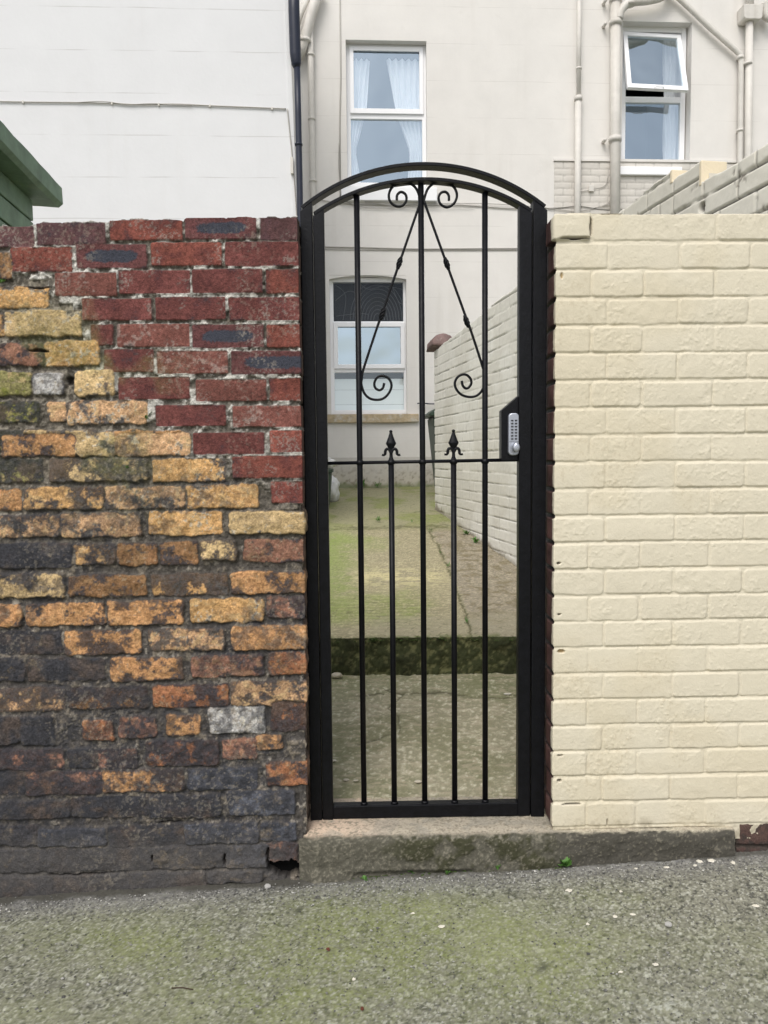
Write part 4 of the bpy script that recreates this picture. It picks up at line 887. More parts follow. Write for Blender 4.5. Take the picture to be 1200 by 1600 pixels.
# grubby foot of the house wall
def plinth():
    us = spaced((-2.6, 1.2, .014)); vs = spaced((.80, 1.30, .014)); U, V = np.meshgrid(us, vs)
    n = fbm(U, V, .09, 4, 801); q = fbm(U, V, .03, 3, 802); H = .004+(n-.5)*.010*ss(1.25, 1.1, V)
    base = srgb(212, 208, 201); C = np.broadcast_to(base*.93, U.shape+(3,)).copy()
    low = ss(1.28, .95, V+(n-.5)*.2); C = mixc(C, srgb(186, 178, 160), low*.7); C = mixc(C, srgb(132, 122, 104), low*ss(.56, .66, q)*.7); C = mixc(C, srgb(104, 118, 66), ss(1.01, .94, V+(n-.5)*.1)*.7)
    top = ss(1.30, 1.22, V+(n-.5)*.06)[..., None]; C = C*top+base*.93*(1-top)
    X = HF.o.x+HF.U.x*U+HF.N.x*H; Y = HF.o.y+HF.U.y*U+HF.N.y*H
    grid_mesh('plinth', X, Y, V, C, M['yard_brick'], house)
plinth()

# ------------------------------------------------------------------ neighbour's white house and its fittings
nb = empty('house', WB.pt(-2.2, 0), 'white painted side of the neighbouring house above the old brick wall', 'house')
bm = bmesh.new()
tl, tr, br, bl_ = (-4.6, 6.6), WB.uz(449, -60), WB.uz(464, 340), None
lean = (br[0]-tr[0])/(br[1]-tr[1]); b0 = (br[0]+lean*(0-br[1]), 0.0); t0 = (br[0]+lean*(6.6-br[1]), 6.6)
back = (YW.U*-1).normalized()*2.62
fv = [WB.pt(-4.6, 0), WB.pt(*b0), WB.pt(*t0), WB.pt(-4.6, 6.6)]; bv = [p+back for p in fv]
F_ = [bm.verts.new(p) for p in fv]; B_ = [bm.verts.new(p) for p in bv]
bm.faces.new(F_); bm.faces.new(B_[::-1])
for i in range(4): bm.faces.new((F_[i], F_[(i+1) % 4], B_[(i+1) % 4], B_[i]))
from_bm('wall', bm, M['render_white'], nb)
bm = bmesh.new(); e0 = WB.uz(446, -60); e1 = WB.uz(457, 340)
prism(bm, WB, [(e1[0]+lean*(0-e1[1]), 0.0), (b0[0]+.004, 0), (t0[0]+.004, 6.55), (e1[0]+lean*(6.55-e1[1]), 6.55)], .0015, .010); from_bm('corner_trim', bm, M['render_white'], nb, bevel=.003)
bm = bmesh.new(); P = [WB.pt(*WB.uz(x, y, .05), .05) for x, y in ((458, -60), (459.5, 20), (461.5, 84), (463, 100), (464, 106))]
tube(bm, P, [.047, .047, .047, .042, .028], 14)
from_bm('downpipe', bm, M['pipe_black'], nb, smooth=True)
pipe(WB, [(464, 100), (466, 180), (468.5, 300), (470, 420), (476, 700)], 8.5, w=.05, m='pipe_black', parent=nb, collars=((466.6, 226, 3),))
wire(WB, [(-120, 157), (0, 158.5), (60, 159.5), (120, 160.5), (175, 161.5), (225, 164), (270, 162.5), (330, 165), (400, 168), (447, 170)], .0055, nb, w=.010, m='cable', wob=.3)
wire(WB, [(120, 160), (160, 158.5), (200, 163), (240, 162), (300, 165)], .003, nb, w=.016, wob=.2)
wire(WB, [(449, 170), (452, 200), (457, 250), (461, 300), (464, 345)], .0055, nb, w=.016)
for x, y in ((36, 159), (175, 161), (248, 163), (328, 165), (425, 169)):
    q = rect(x-1.3, y-1.5, x+1.3, y+2.5, .01, WB); bm = bmesh.new(); box(bm, WB, q[0], q[1], q[2], q[3], .002, .018); from_bm('cable_clip', bm, M['pipe_cream'], nb)
bm = bmesh.new(); q = rect(454, 246, 458.5, 272, .03, WB); box(bm, WB, q[0], q[1], q[2], q[3], .010, .045); from_bm('junction_box', bm, M['pipe_cream'], nb, bevel=.004)

# ------------------------------------------------------------------ green shed behind the old wall
SF = Frame(-1.50, .30, rad(95.7))
shed = empty('shed', SF.pt(.4, 0, -.6), 'green boarded shed whose eave shows above the old brick wall', 'shed')
bm = bmesh.new(); z = 0.0
while z < 2.50:
    box(bm, SF, 0, .905, z+.004, min(z+.096, 2.53), -.022, random.uniform(-.001, .001)); 
    z += .10
from_bm('side_boards', bm, M['shed_green'], shed, bevel=.004)
bm = bmesh.new(); box(bm, SF, 0, .905, 0, 2.52, -1.3, -.023); from_bm('shed_body', bm, M['shed_dark'], shed)
bm = bmesh.new()
ev = []
for u in np.linspace(-.10, 1.0, 12):
    ring_ = []
    for (w, z) in ((.0, 2.500), (.085, 2.497), (.105, 2.512), (.105, 2.585), (.085, 2.604), (-.65, 2.85), (-1.40, 2.60), (-1.40, 2.53)):
        ring_.append(bm.verts.new(SF.pt(u, z+random.uniform(-.002, .002), w+random.uniform(-.002, .002))))
    ev.append(ring_)
for i in range(11):
    for k in range(8): bm.faces.new((ev[i][k], ev[i][(k+1) % 8], ev[i+1][(k+1) % 8], ev[i+1][k]))
bm.faces.new(ev[0][::-1]); bm.faces.new(ev[-1]); from_bm('roof', bm, M['shed_green'], shed)

# ------------------------------------------------------------------ bins and bags in the yard
def wheelie(loc, yaw):
    fr = Frame(loc.x, loc.y, yaw); z0 = loc.z
    t = empty('wheelie_bin', loc, 'dark green wheelie bin standing behind the far end of the yard wall', 'bin')
    bm = bmesh.new(); lo_ = [(-.20, .02), (.20, .02), (.20, -.38), (-.20, -.38)]; hi_ = [(-.27, .08), (.27, .08), (.27, -.50), (-.27, -.50)]
    a = [bm.verts.new(fr.pt(u, z0+.06, w)) for u, w in lo_]; b = [bm.verts.new(fr.pt(u, z0+.88, w)) for u, w in hi_]
    bm.faces.new(a[::-1]); bm.faces.new(b)
    for i in range(4): bm.faces.new((a[i], a[(i+1) % 4], b[(i+1) % 4], b[i]))
    from_bm('bin_body', bm, M['bin_green'], t, bevel=.015)
    bm = bmesh.new(); pts = [(-.31, .885), (.31, .885), (.31, .92), (.25, .965), (-.25, .965), (-.31, .92)]
    prism(bm, fr, [(u, z0+z) for u, z in pts], .12, -.55); from_bm('bin_lid', bm, M['bin_green'], t, bevel=.01)
    for u in (-.10, .20):
        bm = bmesh.new(); tube(bm, [fr.pt(u-.02, z0+.085, -.42), fr.pt(u+.02, z0+.085, -.42)], .085, 16); from_bm('wheel', bm, M['button'], t)
wheelie(Vector((.80, CAM.y+8.35, .85)), rad(3))
BX = Frame(-.83, CAM.y+7.75, rad(2)); bz = .79
rb = empty('recycling_box', BX.pt(0, bz), 'dark green recycling box just inside the yard behind the left gate post', 'box')
bm = bmesh.new(); prism(bm, BX, [(-.27, bz), (.27, bz), (.30, bz+.36), (-.30, bz+.36)], 0, -.38); from_bm('box_body', bm, M['bin_green'], rb, bevel=.012)
bm = bmesh.new(); box(bm, BX, -.315, .315, bz+.361, bz+.40, -.395, .015); from_bm('box_rim', bm, M['bin_green'], rb, bevel=.008)
def bag(name, c, r, label, seed):
    bm = bmesh.new(); bmesh.ops.create_icosphere(bm, subdivisions=4, radius=1)
    rs = np.random.RandomState(seed)
    for v in bm.verts:
        p = v.co; k = 1+.16*math.sin(p.x*5+seed)*math.cos(p.z*4)+.08*math.sin(p.y*11+p.z*9+seed)+.05*math.sin(p.x*19-p.z*13)
        z = p.z*r[2]*k
        if p.z < -.55: z = -.55*r[2]*1.0
        v.co = Vector((p.x*r[0]*k, p.y*r[1]*k, z+.55*r[2]))
    tie = [Vector((0, 0, r[2]*1.45)), Vector((.01, 0, r[2]*1.62)), Vector((.04, .0, r[2]*1.9))]; tube(bm, tie, [r[0]*.22, r[0]*.08, r[0]*.25], 8)
    bm.transform(Matrix.Translation(c)); o = from_bm(name, bm, M['bag_white'], None, smooth=True); tag(o, label, 'bag'); return o
bag('plastic_bag', BX.pt(.13, bz+.402, -.18), (.19, .16, .10), 'crumpled white plastic bag on top of the recycling box', 3)
bag('plastic_bag', BX.pt(.20, .83, -.58), (.17, .13, .22), 'white plastic bag on the ground behind the recycling box', 5)

# ------------------------------------------------------------------ gate frame and gate
WG = -.085                                        # front face of the steelwork, set back in the opening
def gx(x, y=722): return FW.uz(x, y, WG)[0]
def gz(y, x=660): return FW.uz(x, y, WG)[1]
def gp(x, y, w=WG-.02): return FW.pt(*FW.uz(x, y, w), w)
def arch_pts(p0, pm, p1, n=40):                    # circle through three (u,z) points
    (x1, y1), (x2, y2), (x3, y3) = p0, pm, p1
    a = x1*(y2-y3)-y1*(x2-x3)+x2*y3-x3*y2
    bx = (x1*x1+y1*y1)*(y3-y2)+(x2*x2+y2*y2)*(y1-y3)+(x3*x3+y3*y3)*(y2-y1); by = (x1*x1+y1*y1)*(x2-x3)+(x2*x2+y2*y2)*(x3-x1)+(x3*x3+y3*y3)*(x1-x2)
    cx, cy = -bx/(2*a), -by/(2*a); r = math.hypot(x1-cx, y1-cy); t0 = math.atan2(y1-cy, x1-cx); t1 = math.atan2(y3-cy, x3-cx)
    return cx, cy, r, t0, t1
def arch_bar(bm, A, th, w0, w1, n=48):
    cx, cy, r, t0, t1 = A; rows = []
    for i in range(n+1):
        t = t0+(t1-t0)*i/n; c, s = math.cos(t), math.sin(t)
        rows.append([bm.verts.new(FW.pt(cx+c*rr, cy+s*rr, w)) for rr, w in ((r, w0), (r, w1), (r-th, w1), (r-th, w0))])
    for i in range(n):
        for k in range(4): bm.faces.new((rows[i][k], rows[i][(k+1) % 4], rows[i+1][(k+1) % 4], rows[i+1][k]))
    bm.faces.new(rows[0][::-1]); bm.faces.new(rows[-1])
GP = M['gate_paint']
thz = float(TH_TOP(.1))
gf = empty('gateway', FW.pt((gx(476)+gx(853))/2, thz, WG-.02), 'fixed black steel surround of two posts and an outer arch fitted into the wall opening', 'gateway')
PL0, PL1, PR0, PR1 = gx(475.5), gx(494), gx(832), gx(853.5)
A_out = arch_pts((PL0+.002, gz(322, 470)), (gx(657), gz(253)), (PR1-.004, gz(320, 856)))
def arc_z(A, u): return A[1]+math.sqrt(max(A[2]**2-(u-A[0])**2, 0))
for (a, b) in ((PL0, PL1), (PR0, PR1)):
    bm = bmesh.new(); prism(bm, FW, [(a, thz-.004), (b, thz-.004), (b, arc_z(A_out, b)-.012), (a, arc_z(A_out, a)-.012)], WG, WG-.05); from_bm('post', bm, GP, gf, bevel=.003)
bm = bmesh.new(); arch_bar(bm, A_out, .011, WG+.001, WG-.045); from_bm('arch', bm, GP, gf, bevel=.0015)
bm = bmesh.new(); box(bm, FW, PL1, PR0, thz-.004, thz+.010, WG-.012, WG-.05); from_bm('ground_bar', bm, GP, gf)
gate = empty('gate', FW.pt(gx(503), thz+.02, WG-.02), 'black arched wrought iron gate with scrolls, spearheads and a keypad lock', 'gate')
SL0, SL1, SR0, SR1 = gx(495.2), gx(512), gx(811), gx(830.6)
zb0 = gz(1279); zb1 = gz(1258)
A_in = arch_pts((SL0+.001, gz(331, 500)), (gx(660), gz(276.5)), (SR1-.001, gz(326, 830)))
for (a, b) in ((SL0, SL1), (SR0, SR1)):
    bm = bmesh.new(); prism(bm, FW, [(a, zb0), (b, zb0), (b, arc_z(A_in, b)-.010), (a, arc_z(A_in, a)-.010)], WG-.001, WG-.04); from_bm('stile', bm, GP, gate, bevel=.003)
bm = bmesh.new(); arch_bar(bm, A_in, .011, WG-.0, WG-.041); from_bm('top_rail', bm, GP, gate, bevel=.0015)
bm = bmesh.new(); box(bm, FW, SL1-.0005, SR0+.0005, zb0+.002, zb1, WG-.003, WG-.038); from_bm('bottom_rail', bm, GP, gate, bevel=.003)
zm = gz(721.5)
bm = bmesh.new(); tube(bm, [FW.pt(SL1-.004, zm-.002, WG-.02), FW.pt(SR0+.004, zm+.003, WG-.02)], .0058, 10); from_bm('middle_rail', bm, GP, gate, smooth=True)
BARS = [gx(562.2), gx(611.5), gx(661), gx(709.8), gx(759.3)]
def ball(bm, c, r, sz=1.0):
    rs = bmesh.ops.create_uvsphere(bm, u_segments=12, v_segments=8, radius=r)
    for v in rs['verts']: v.co = Vector((v.co.x, v.co.y, v.co.z*sz))+c
def lathe(bm, c, prof, seg=14, flat=1.0):
    rings = [[bm.verts.new(c+Vector((math.cos(2*math.pi*k/seg)*r, math.sin(2*math.pi*k/seg)*r*flat, z))) for k in range(seg)] for z, r in prof]
    for i in range(len(rings)-1):
        for k in range(seg): bm.faces.new((rings[i][k], rings[i][(k+1) % seg], rings[i+1][(k+1) % seg], rings[i+1][k]))
    bm.faces.new(rings[0][::-1]); bm.faces.new(rings[-1])
for i, u in enumerate(BARS):
    full = i % 2 == 0
    zt_ = arc_z(A_in, u)-.013 if full else zm
    bm = bmesh.new(); tube(bm, [FW.pt(u, zb1-.002, WG-.02), FW.pt(u, zm, WG-.02), FW.pt(u, zt_, WG-.02)], .0094, 12)
    ball(bm, FW.pt(u, zm-.001, WG-.02), .0135, .85); ball(bm, FW.pt(u, zb1+.002, WG-.02), .0125, .6)
    from_bm('bar', bm, GP, gate, smooth=True)
    if not full:
        c = FW.pt(u, zm, WG-.02); bm = bmesh.new(); s = .103/.103
        lathe(bm, c, [(.004, .0115), (.008, .0085), (.016, .0058), (.026, .0052), (.034, .0062), (.038, .0078), (.050, .0115), (.0585, .0168), (.0615, .0168), (.066, .0145), (.080, .0092), (.092, .0052), (.0945, .0048)], 16, .62)
        ball(bm, c+Vector((0, 0, .0985)), .0056)
        for sg in (-1, 1):
            P = [(0, .028), (.006*sg, .040), (.014*sg, .042), (.0185*sg, .036), (.0195*sg, .027), (.024*sg, .0225), (.030*sg, .0235)]
            tube(bm, smooth_path([c+FW.U*a+FW.N*.002+Vector((0, 0, b)) for a, b in P], 5), [.0048]*20+[.0048, .0046, .0044, .004, .0038, .0036, .0034, .0034, .0036, .0038, .004][:11], 8)
        from_bm('spearhead', bm, GP, gate, smooth=True)
def zoomp(pts, ox, oy, k=2.7273): return [(ox+x/k, oy+y/k) for x, y in pts]
def scroll(name, pts, r=.0042, knots=(), w=WG-.02):
    P = smooth_path([gp(x, y, w) for x, y in pts], 7); bm = bmesh.new(); tube(bm, P, r, 10)
    for (x, y, ax, ay) in knots:                  # twisted basket on the diagonal
        a = gp(x-ax, y-ay, w); b = gp(x+ax, y+ay, w); n = 18; d = (b-a); side = FW.N; e = d.normalized().cross(side)
        for ph in range(4):
            Q = []
            for i in range(n+1):
                t = i/n; rr = .0062*math.sin(math.pi*t)**.6; an = t*math.pi*1.6+ph*math.pi/2; Q.append(a+d*t+(side*math.cos(an)+e*math.sin(an))*rr)
            tube(bm, Q, .0034, 6)
    return from_bm(name, bm, GP, gate, smooth=True)
scroll('scroll', zoomp([(592, 240), (586, 205), (570, 172), (545, 155), (502, 154), (470, 172), (457, 205), (465, 235), (490, 252), (515, 249), (531, 228), (529, 203), (510, 191), (493, 203), (491, 226)], 440, 230))
scroll('scroll', zoomp([(604, 240), (612, 205), (625, 175), (652, 153), (692, 150), (732, 168), (747, 203), (736, 238), (706, 256), (678, 243), (669, 217), (679, 195), (699, 191), (712, 206), (713, 228)], 440, 230))
def seg(p, q, n=3): return [(p[0]+(q[0]-p[0])*i/n, p[1]+(q[1]-p[1])*i/n) for i in range(n)]
L = seg((657.5, 314), (571, 565), 6)+[(567, 580)]+zoomp([(342, 140), (340, 165), (352, 202), (374, 224), (402, 231), (432, 226), (456, 204), (468, 175), (463, 150), (447, 134), (423, 129), (404, 140), (395, 163), (401, 182), (418, 190), (432, 180), (437, 160)], 440, 540)
R_ = seg((662.5, 314), (753, 565), 6)+[(756, 580)]+zoomp([(864, 140), (865, 165), (852, 194), (830, 214), (800, 219), (768, 210), (746, 188), (738, 163), (747, 138), (768, 124), (790, 126), (806, 143), (808, 162), (797, 179), (784, 182), (772, 170), (768, 150)], 440, 540)
scroll('diagonal_scroll', L, knots=((624, 411, -3, 9.5), (597.5, 490, -3, 9.5)))
scroll('diagonal_scroll', R_, knots=((698, 412, 3.2, 9.5), (729, 502, 3.2, 9.5)))
# lock box, keypad, buttons and knob
wl0, wl1 = WG-.058, WG-.014
pl = [FW.uz(x, y, wl1) for x, y in ((783.5, 720), (783.5, 641.5), (810.5, 618), (816, 618), (816, 720))]
bm = bmesh.new(); prism(bm, FW, pl, wl0, wl1); lb = from_bm('lock_box', bm, GP, gate, bevel=.0015)
wk = WG+.004
def rrect(a, b, c, d, r, n=6):
    out = []
    for cx, cy, t0 in ((b-r, d-r, 0), (a+r, d-r, 90), (a+r, c+r, 180), (b-r, c+r, 270)):
        for i in range(n+1): t = rad(t0+90*i/n); out.append((cx+math.cos(t)*r, cy+math.sin(t)*r))
    return out
k0 = FW.uz(794.6, 711.5, wk); k1 = FW.uz(813.2, 645.3, wk)
SRmax = SR0-.0008
bm = bmesh.new(); prism(bm, FW, rrect(k0[0], min(k1[0], SRmax), k0[1], k1[1], .012), wl1-.001, wk); kp = from_bm('keypad', bm, M['steel'], gate, bevel=.003)
kw = min(k1[0], SRmax)-k0[0]; kh = k1[1]-k0[1]
for r_ in range(7):
    for c_ in range(2):
        ub = k0[0]+kw*(.34+.36*c_); zb_ = k1[1]-kh*(.175+.0725*r_)
        bm = bmesh.new(); prism(bm, FW, [(ub-.0040, zb_+.0022), (ub+.0040, zb_+.0022), (ub+.0032, zb_-.0022), (ub-.0032, zb_-.0022)], wk-.001, wk+.0028); from_bm('button', bm, M['button'], kp, bevel=.0006)
bm = bmesh.new(); kc = FW.pt(k0[0]+kw*.60, k0[1]+kh*.185, wk)
ru, rz = .0125, .0155; rows = []
for (w_, s_) in ((-.001, .8), (.012, .84), (.016, 1.0), (.024, 1.0), (.028, .93), (.030, .80), (.031, .4)):
    rows.append([bm.verts.new(kc+FW.N*w_+FW.U*math.cos(a*math.pi/14)*ru*s_*.95+Vector((0, 0, math.sin(a*math.pi/14)*rz*s_))) for a in range(28)])
for i in range(len(rows)-1):
    for k in range(28): bm.faces.new((rows[i][k], rows[i][(k+1) % 28], rows[i+1][(k+1) % 28], rows[i+1][k]))
bm.faces.new(rows[0][::-1]); bm.faces.new(rows[-1]); from_bm('knob', bm, M['steel'], kp, smooth=True)
bm = bmesh.new(); prism(bm, FW, [(k0[0]+.0015, k0[1]+kh*.325), (k0[0]+kw-.0015, k0[1]+kh*.325), (k0[0]+kw-.0015, k0[1]+kh*.317), (k0[0]+.0015, k0[1]+kh*.317)], wk-.0005, wk+.0006); from_bm('seam', bm, M['button'], kp)

# ------------------------------------------------------------------ weeds, moss, litter
def leaf(bm, base, d, L, wd, up):
    d = d.normalized(); s = d.cross(Vector((0, 0, 1)))
    if s.length < .1: s = Vector((1, 0, 0))
    s = s.normalized(); prev = None
    for i, (t, k) in enumerate(((0, .15), (.3, .8), (.6, 1.0), (.85, .6), (1, .05))):
        c = base+d*L*t+Vector((0, 0, up*L*(t-t*t*.9)))
        a = bm.verts.new(c-s*wd*k); b = bm.verts.new(c+Vector((0, 0, -.12*wd*k))); e = bm.verts.new(c+s*wd*k)
        if prev: bm.faces.new((prev[0], prev[1], b, a)); bm.faces.new((prev[1], prev[2], e, b))
        prev = (a, b, e)
def weed(name, loc, r, n, label, group=None, m='leaf', up=.9, wd=.30, cat='weed', seed=0):
    rn = random.Random(seed+int(abs(loc.x)*1000)); bm = bmesh.new()
    for i in range(n):
        a = rn.uniform(0, 2*math.pi); el = rn.uniform(.15, 1.3); L = r*rn.uniform(.45, 1)
        off = Vector((rn.uniform(-.3, .3)*r, rn.uniform(-.15, .15)*r, rn.uniform(0, .35)*r))
        leaf(bm, loc+off, Vector((math.cos(a)*math.cos(el), math.sin(a)*math.cos(el), math.sin(el))), L, L*wd, up*rn.uniform(.1, .8))
    me = bmesh.ops.translate(bm, verts=bm.verts, vec=-loc)
    o = from_bm(name, bm, M[m], None); o.location = loc; tag(o, label, cat, group); return o
def hit(px, py, hf, t0, t1, dz):                  # first crossing of the pixel's ray with a height function
    d = _F + _R*((px-600)/FPX) + _U*((800-py)/FPX)
    prev = t0; n = 400
    for i in range(1, n+1):
        t = t0+(t1-t0)*i/n; p = CAM+d*t
        if p.z < hf(p): break
        prev = t
    a, b = prev, t
    for _ in range(30):
        m = (a+b)/2; p = CAM+d*m
        if p.z < hf(p): b = m
        else: a = m
    p = CAM+d*b; return Vector((p.x, p.y, float(hf(p))+dz))
def lane(px, py, dz=.002): return hit(px, py, lambda p: float(ground_h(p.x)), .8, 2.6, dz)
weed('weed', lane(883, 1355), .030, 34, 'bright green rosette weed at the foot of the threshold right of the gate', 'small weeds along the threshold', seed=1, wd=.42)
weed('weed', lane(645, 1366), .018, 12, 'small sprig of weed below the threshold left of the gate centre', 'small weeds along the threshold', seed=2)
weed('weed', lane(775, 1360), .022, 16, 'low spreading weed below the right half of the gate', 'small weeds along the threshold', seed=3)
weed('weed', lane(699, 1366), .013, 9, 'tiny weed in the crack below the centre of the gate', 'small weeds along the threshold', seed=4)
weed('weed', lane(570, 1376), .014, 9, 'tiny weed at the broken left foot of the threshold', 'small weeds along the threshold', seed=5)
weed('weed', FW.pt(*FW.uz(229, 655), .004), .022, 10, 'tiny green fern in a joint between yellow and red bricks', 'wall plants', seed=6, wd=.2)
weed('weed', FW.pt(*FW.uz(3, 444), .004), .022, 10, 'small green plant in a gap at the far left of the old wall', 'wall plants', seed=7, wd=.3)
weed('weed', FW.pt(*FW.uz(200, 732), .004), .012, 5, 'faint green sprig in the blackened joint of the old wall', 'wall plants', seed=8, wd=.2)
def yard(px, py): return hit(px, py, lambda p: float(slope_z(p.y)), CAM.y*-1+1.4, 10, .003)
weed('weed', yard(729, 836), .040, 24, 'green weed against the foot of the yard wall, farther of two', 'weeds along the yard wall', seed=9, wd=.2)
weed('weed', yard(744, 849), .046, 26, 'taller green weed against the foot of the yard wall, nearer of two', 'weeds along the yard wall', seed=10, wd=.2)
for i, (x, y, r, n, lb_) in enumerate(((565, 761, .10, 46, 'grass tuft at the foot of the house wall behind the leftmost gate bar'), (590, 760, .07, 22, 'sparse grass at the foot of the house wall left of the first spearhead'), (592, 816, .05, 26, 'green tuft in the cross joint of the yard concrete'),
        (643, 817, .035, 14, 'short tuft in the cross joint near the middle gate bar'), (688, 866, .03, 12, 'small tuft in the diagonal yard joint, upper one'), (700, 887, .035, 14, 'small tuft in the diagonal yard joint, lower one'), (729, 975, .028, 14, 'little tuft near the edge of the yard step'), (672, 832, .04, 12, 'small tuft at the top of the diagonal yard joint'))):
    weed('grass_tuft', yard(x, y)-Vector((0, .16 if y < 770 else 0, .008 if y < 770 else 0)), r, n, lb_, 'grass tufts in the yard', seed=20+i, wd=.07, up=1.2, cat='grass')
# moss cushions along the lip of the step and the threshold
def moss():
    bm = bmesh.new(); rn = random.Random(5)
    def clump(c, r):
        rs = bmesh.ops.create_icosphere(bm, subdivisions=1, radius=r)
        for v in rs['verts']: v.co = Vector((v.co.x*rn.uniform(.8, 1.3), v.co.y*rn.uniform(.7, 1.1), v.co.z*rn.uniform(.25, .6)))+c
    for i in range(420):
        x = rn.uniform(-.62, .95); dens = math.sin(x*9+1)*.5+.5
        if rn.random() > .25+.6*dens: continue
        y = YS+rn.gauss(.004, .014); clump(Vector((x, y, .425-rn.uniform(0, .020))), rn.uniform(.004, .010))
    for i in range(240):
        px = rn.uniform(560, 900); p = lane(px, 1371-(px-500)*.055+rn.gauss(0, 2.5), 0); clump(p, rn.uniform(.0022, .006))
    for i in range(60):
        px = rn.uniform(470, 640); p = lane(px, 1372+rn.gauss(0, 2.5), 0); clump(p, rn.uniform(.002, .004))
    o = from_bm('moss', bm, M['moss'], None, smooth=True); tag(o, 'clumps of green moss along the step edge and threshold foot', 'moss'); o['kind'] = 'stuff'
moss()
# loose grit on the lane
def grit():
    rn = np.random.RandomState(4); co = []; fc = []; cl = []
    base = np.array([(1, 0, 0), (-1, 0, 0), (0, 1, 0), (0, -1, 0), (0, 0, 1), (0, 0, -1)], float)
    F = [(0, 2, 4), (2, 1, 4), (1, 3, 4), (3, 0, 4), (2, 0, 5), (1, 2, 5), (3, 1, 5), (0, 3, 5)]
    n = 0
    for i in range(5200):
        x = rn.uniform(-1.35, 1.35)
        if i < 2300: y = x*FW.U.y-.035-abs(rn.normal(0, .055))
        else: y = rn.uniform(-.9, -.03)
        r = rn.uniform(.0014, .0036)*(1.6 if rn.rand() > .95 else 1)
        p = base*r*rn.uniform(.6, 1.4, (6, 1))*np.array([1, 1, .6]); a = rn.rand()*6.28; R2 = np.array([[math.cos(a), -math.sin(a), 0], [math.sin(a), math.cos(a), 0], [0, 0, 1]])
        g = rn.choice([.10, .16, .22, .30, .42, .55], p=[.25, .25, .2, .15, .1, .05]) if i < 2300 else rn.choice([.07, .12, .2, .34], p=[.35, .3, .2, .15])
        c = np.array([g*1.02, g, g*.92])
        co.append(p@R2.T+np.array([x, y, float(ground_h(x))+.003])); fc += [(a_+n, b_+n, c_+n) for a_, b_, c_ in F]; cl += [c]*6; n += 6
    me = bpy.data.meshes.new('grit'); me.from_pydata(np.concatenate(co).tolist(), [], fc)
    at = me.color_attributes.new('Col', 'FLOAT_COLOR', 'POINT'); cc = np.ones((n, 4), np.float32); cc[:, :3] = np.array(cl); at.data.foreach_set('color', cc.ravel())
    o = link('grit', me, M['stone']); tag(o, 'loose grey grit and small gravel lying on the lane', 'grit'); o['kind'] = 'stuff'
grit()
def flake(px, py, r, label, seed, m='flake', name='paint_flake', cat='paint flake', group='pale flakes on the lane', where=lane, th=.0025, asp=1.0):
    rn = random.Random(seed); c = where(px, py); bm = bmesh.new(); n = 11; a0 = rn.uniform(0, 6)
    pts = [(math.cos(a0+2*math.pi*i/n)*r*rn.uniform(.5, 1.15), math.sin(a0+2*math.pi*i/n)*r*rn.uniform(.45, 1.1)*asp) for i in range(n)]
    lo_ = [bm.verts.new((x, y, .001)) for x, y in pts]; hi_ = [bm.verts.new((x*.86, y*.86, th+rn.uniform(0, .002))) for x, y in pts]
    bm.faces.new(lo_[::-1]); bm.faces.new(hi_)
    for i in range(n): bm.faces.new((lo_[i], lo_[(i+1) % n], hi_[(i+1) % n], hi_[i]))
    o = from_bm(name, bm, M[m], None); o.location = c; tag(o, label, cat, group); return o
FL = [(1093, 1348, .013, 'pale paint flake below the cream wall, second from the right of its row'), (1111, 1346, .016, 'largest pale flake below the right end of the cream wall'), (1145, 1350, .012, 'long pale flake just in front of the dark footing bricks'), (1086, 1354, .008, 'small pale flake left of the row below the cream wall'), (1042, 1357, .011, 'white flake lying alone below the cream wall'),
      (994, 1359, .006, 'tiny white flake near the threshold under the cream wall'), (889, 1393, .013, 'rounded white flake right of the rosette weed'), (961, 1434, .009, 'small white flake on the mossy patch of the lane'), (1180, 1417, .012, 'pale flake near the right edge of the photo'), (970, 1395, .006, 'brownish white flake between the threshold and the mossy patch'),
      (645, 1429, .008, 'thin white flake in the lane in front of the gate'), (1024, 1509, .010, 'bright white flake in the lower right of the lane'), (970, 1521, .008, 'slim white flake left of the brightest lane flake'), (918, 1446, .007, 'white flake in the middle distance right of centre'), (690, 1449, .011, 'cream flake in the lane below the gate centre'),
      (553, 1532, .007, 'small white flake near the lower middle of the lane'), (988, 1431, .010, 'narrow white splinter on the right of the lane'), (418, 1391, .0, '')]
for i, (x, y, r, lb_) in enumerate(FL):
    if r: flake(x, y, r*.9, lb_, 50+i, asp=.45 if 'splinter' in lb_ or 'slim' in lb_ or 'thin' in lb_ else .8)
M['pebble'] = mat('pebble', (.42, .41, .39), rough=.85, var=.2, vscale=60); M['leaf_dead'] = mat('leaf_dead', (.12, .035, .02), rough=.8); M['rubble'] = mat('rubble', (.55, .50, .40), rough=.9, var=.2, vscale=30)
def pebble(c, r, label, m='pebble', seed=0, sz=(1, .8, .65), name='pebble', group=None, cat='stone'):
    rn = random.Random(seed); bm = bmesh.new(); bmesh.ops.create_icosphere(bm, subdivisions=2, radius=r)
    for v in bm.verts: k = rn.uniform(.86, 1.08); v.co = Vector((v.co.x*sz[0]*k, v.co.y*sz[1]*k, v.co.z*sz[2]*k+r*sz[2]*.7))
    o = from_bm(name, bm, M[m], None, smooth=False); o.location = c; tag(o, label, cat, group)
pebble(lane(418, 1388), .011, 'pale grey pebble by the broken corner of the old wall', seed=1)
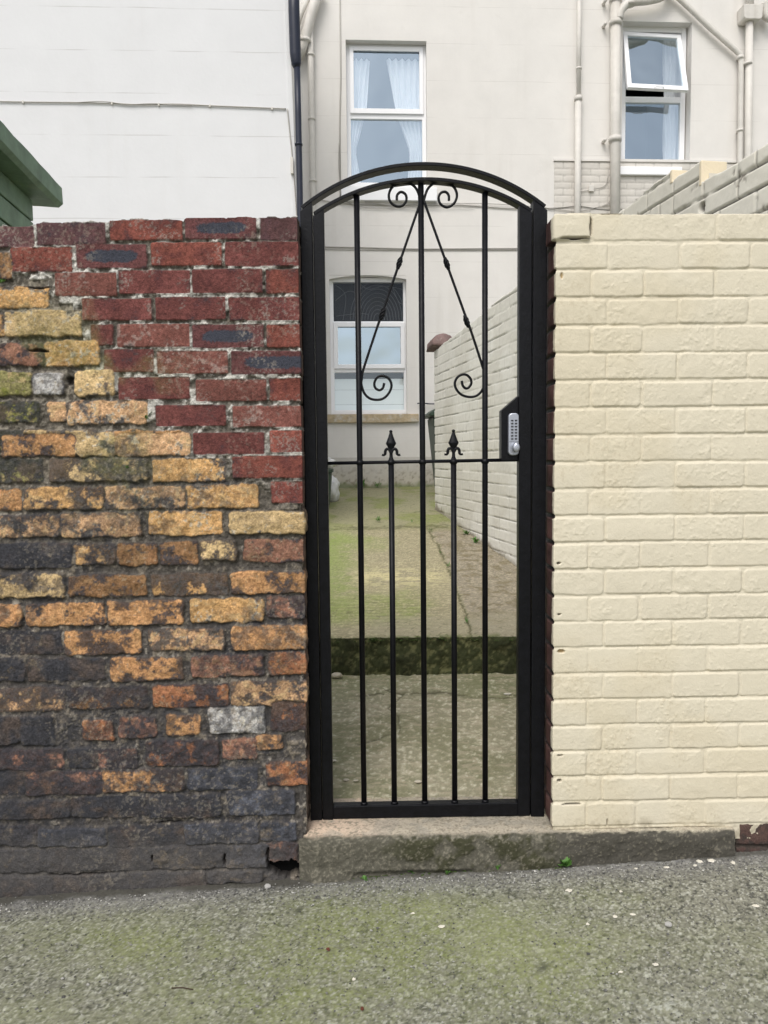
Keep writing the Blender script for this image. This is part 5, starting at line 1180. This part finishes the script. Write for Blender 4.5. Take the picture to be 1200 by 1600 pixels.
pebble(lane(1044, 1448), .011, 'rounded grey pebble on the right side of the lane', seed=2)
pebble(lane(417, 1373), .008, 'small pebble in the hole at the corner of the old wall', seed=3)
def land(px, py): return hit(px, py, lambda p: float(land_z(p.y)), 2.6, 4.2, .004)
pebble(land(526, 1060), .028, 'broken pale brick piece on the landing by the left of the step', 'rubble', 4, (1, .7, .55), 'brick_fragment', cat='rubble')
pebble(land(541, 1221), .010, 'cream chip on the landing behind the left gate bar', 'rubble', 5, (1.2, .8, .4), 'brick_fragment', cat='rubble')
pebble(land(653, 1224), .012, 'small tan chip on the landing near the middle gate bar', 'rubble', 6, (1.2, .8, .4), 'brick_fragment', cat='rubble')
pebble(land(556, 1222), .009, 'second cream chip on the landing behind the left gate bar', 'rubble', 7, (1.2, .8, .4), 'brick_fragment', cat='rubble')
pebble(land(521, 1191), .010, 'white chip on the landing beside the left stile', 'flake', 8, (1.3, .7, .4), 'brick_fragment', cat='rubble')
pebble(land(793, 1086), .014, 'flat white scrap on the right of the landing', 'flake', 9, (1.4, .8, .2), 'paper_scrap', cat='scrap')
flake(513, 1485, .007, 'small red brown dead leaf on the lane', 90, m='leaf_dead', name='dead_leaf', cat='leaf', group='dead leaves on the lane')
flake(566, 1578, .006, 'red brown leaf scrap at the bottom of the lane', 91, m='leaf_dead', name='dead_leaf', cat='leaf', group='dead leaves on the lane')
bm = bmesh.new(); a = lane(268, 1546, .004); b = lane(302, 1548, .003); tube(bm, [a, (a+b)/2+Vector((0, .002, .002)), b], .0014, 6); tw = from_bm('twig', bm, M['twig'], None); tag(tw, 'thin dark twig on the left of the lane', 'twig')
bm = bmesh.new(); p0 = FW.pt(*FW.uz(478.5, 1050, -.19), -.19); p1 = FW.pt(*FW.uz(479.5, 1066, -.19), -.19); tube(bm, [p0, (p0+p1)/2+Vector((.003, 0, 0)), p1], .007, 8); bp_ = from_bm('blue_plastic', bm, M['blue_plastic'], None, smooth=True); tag(bp_, 'scrap of bright blue plastic wedged beside the left gate post', 'scrap')
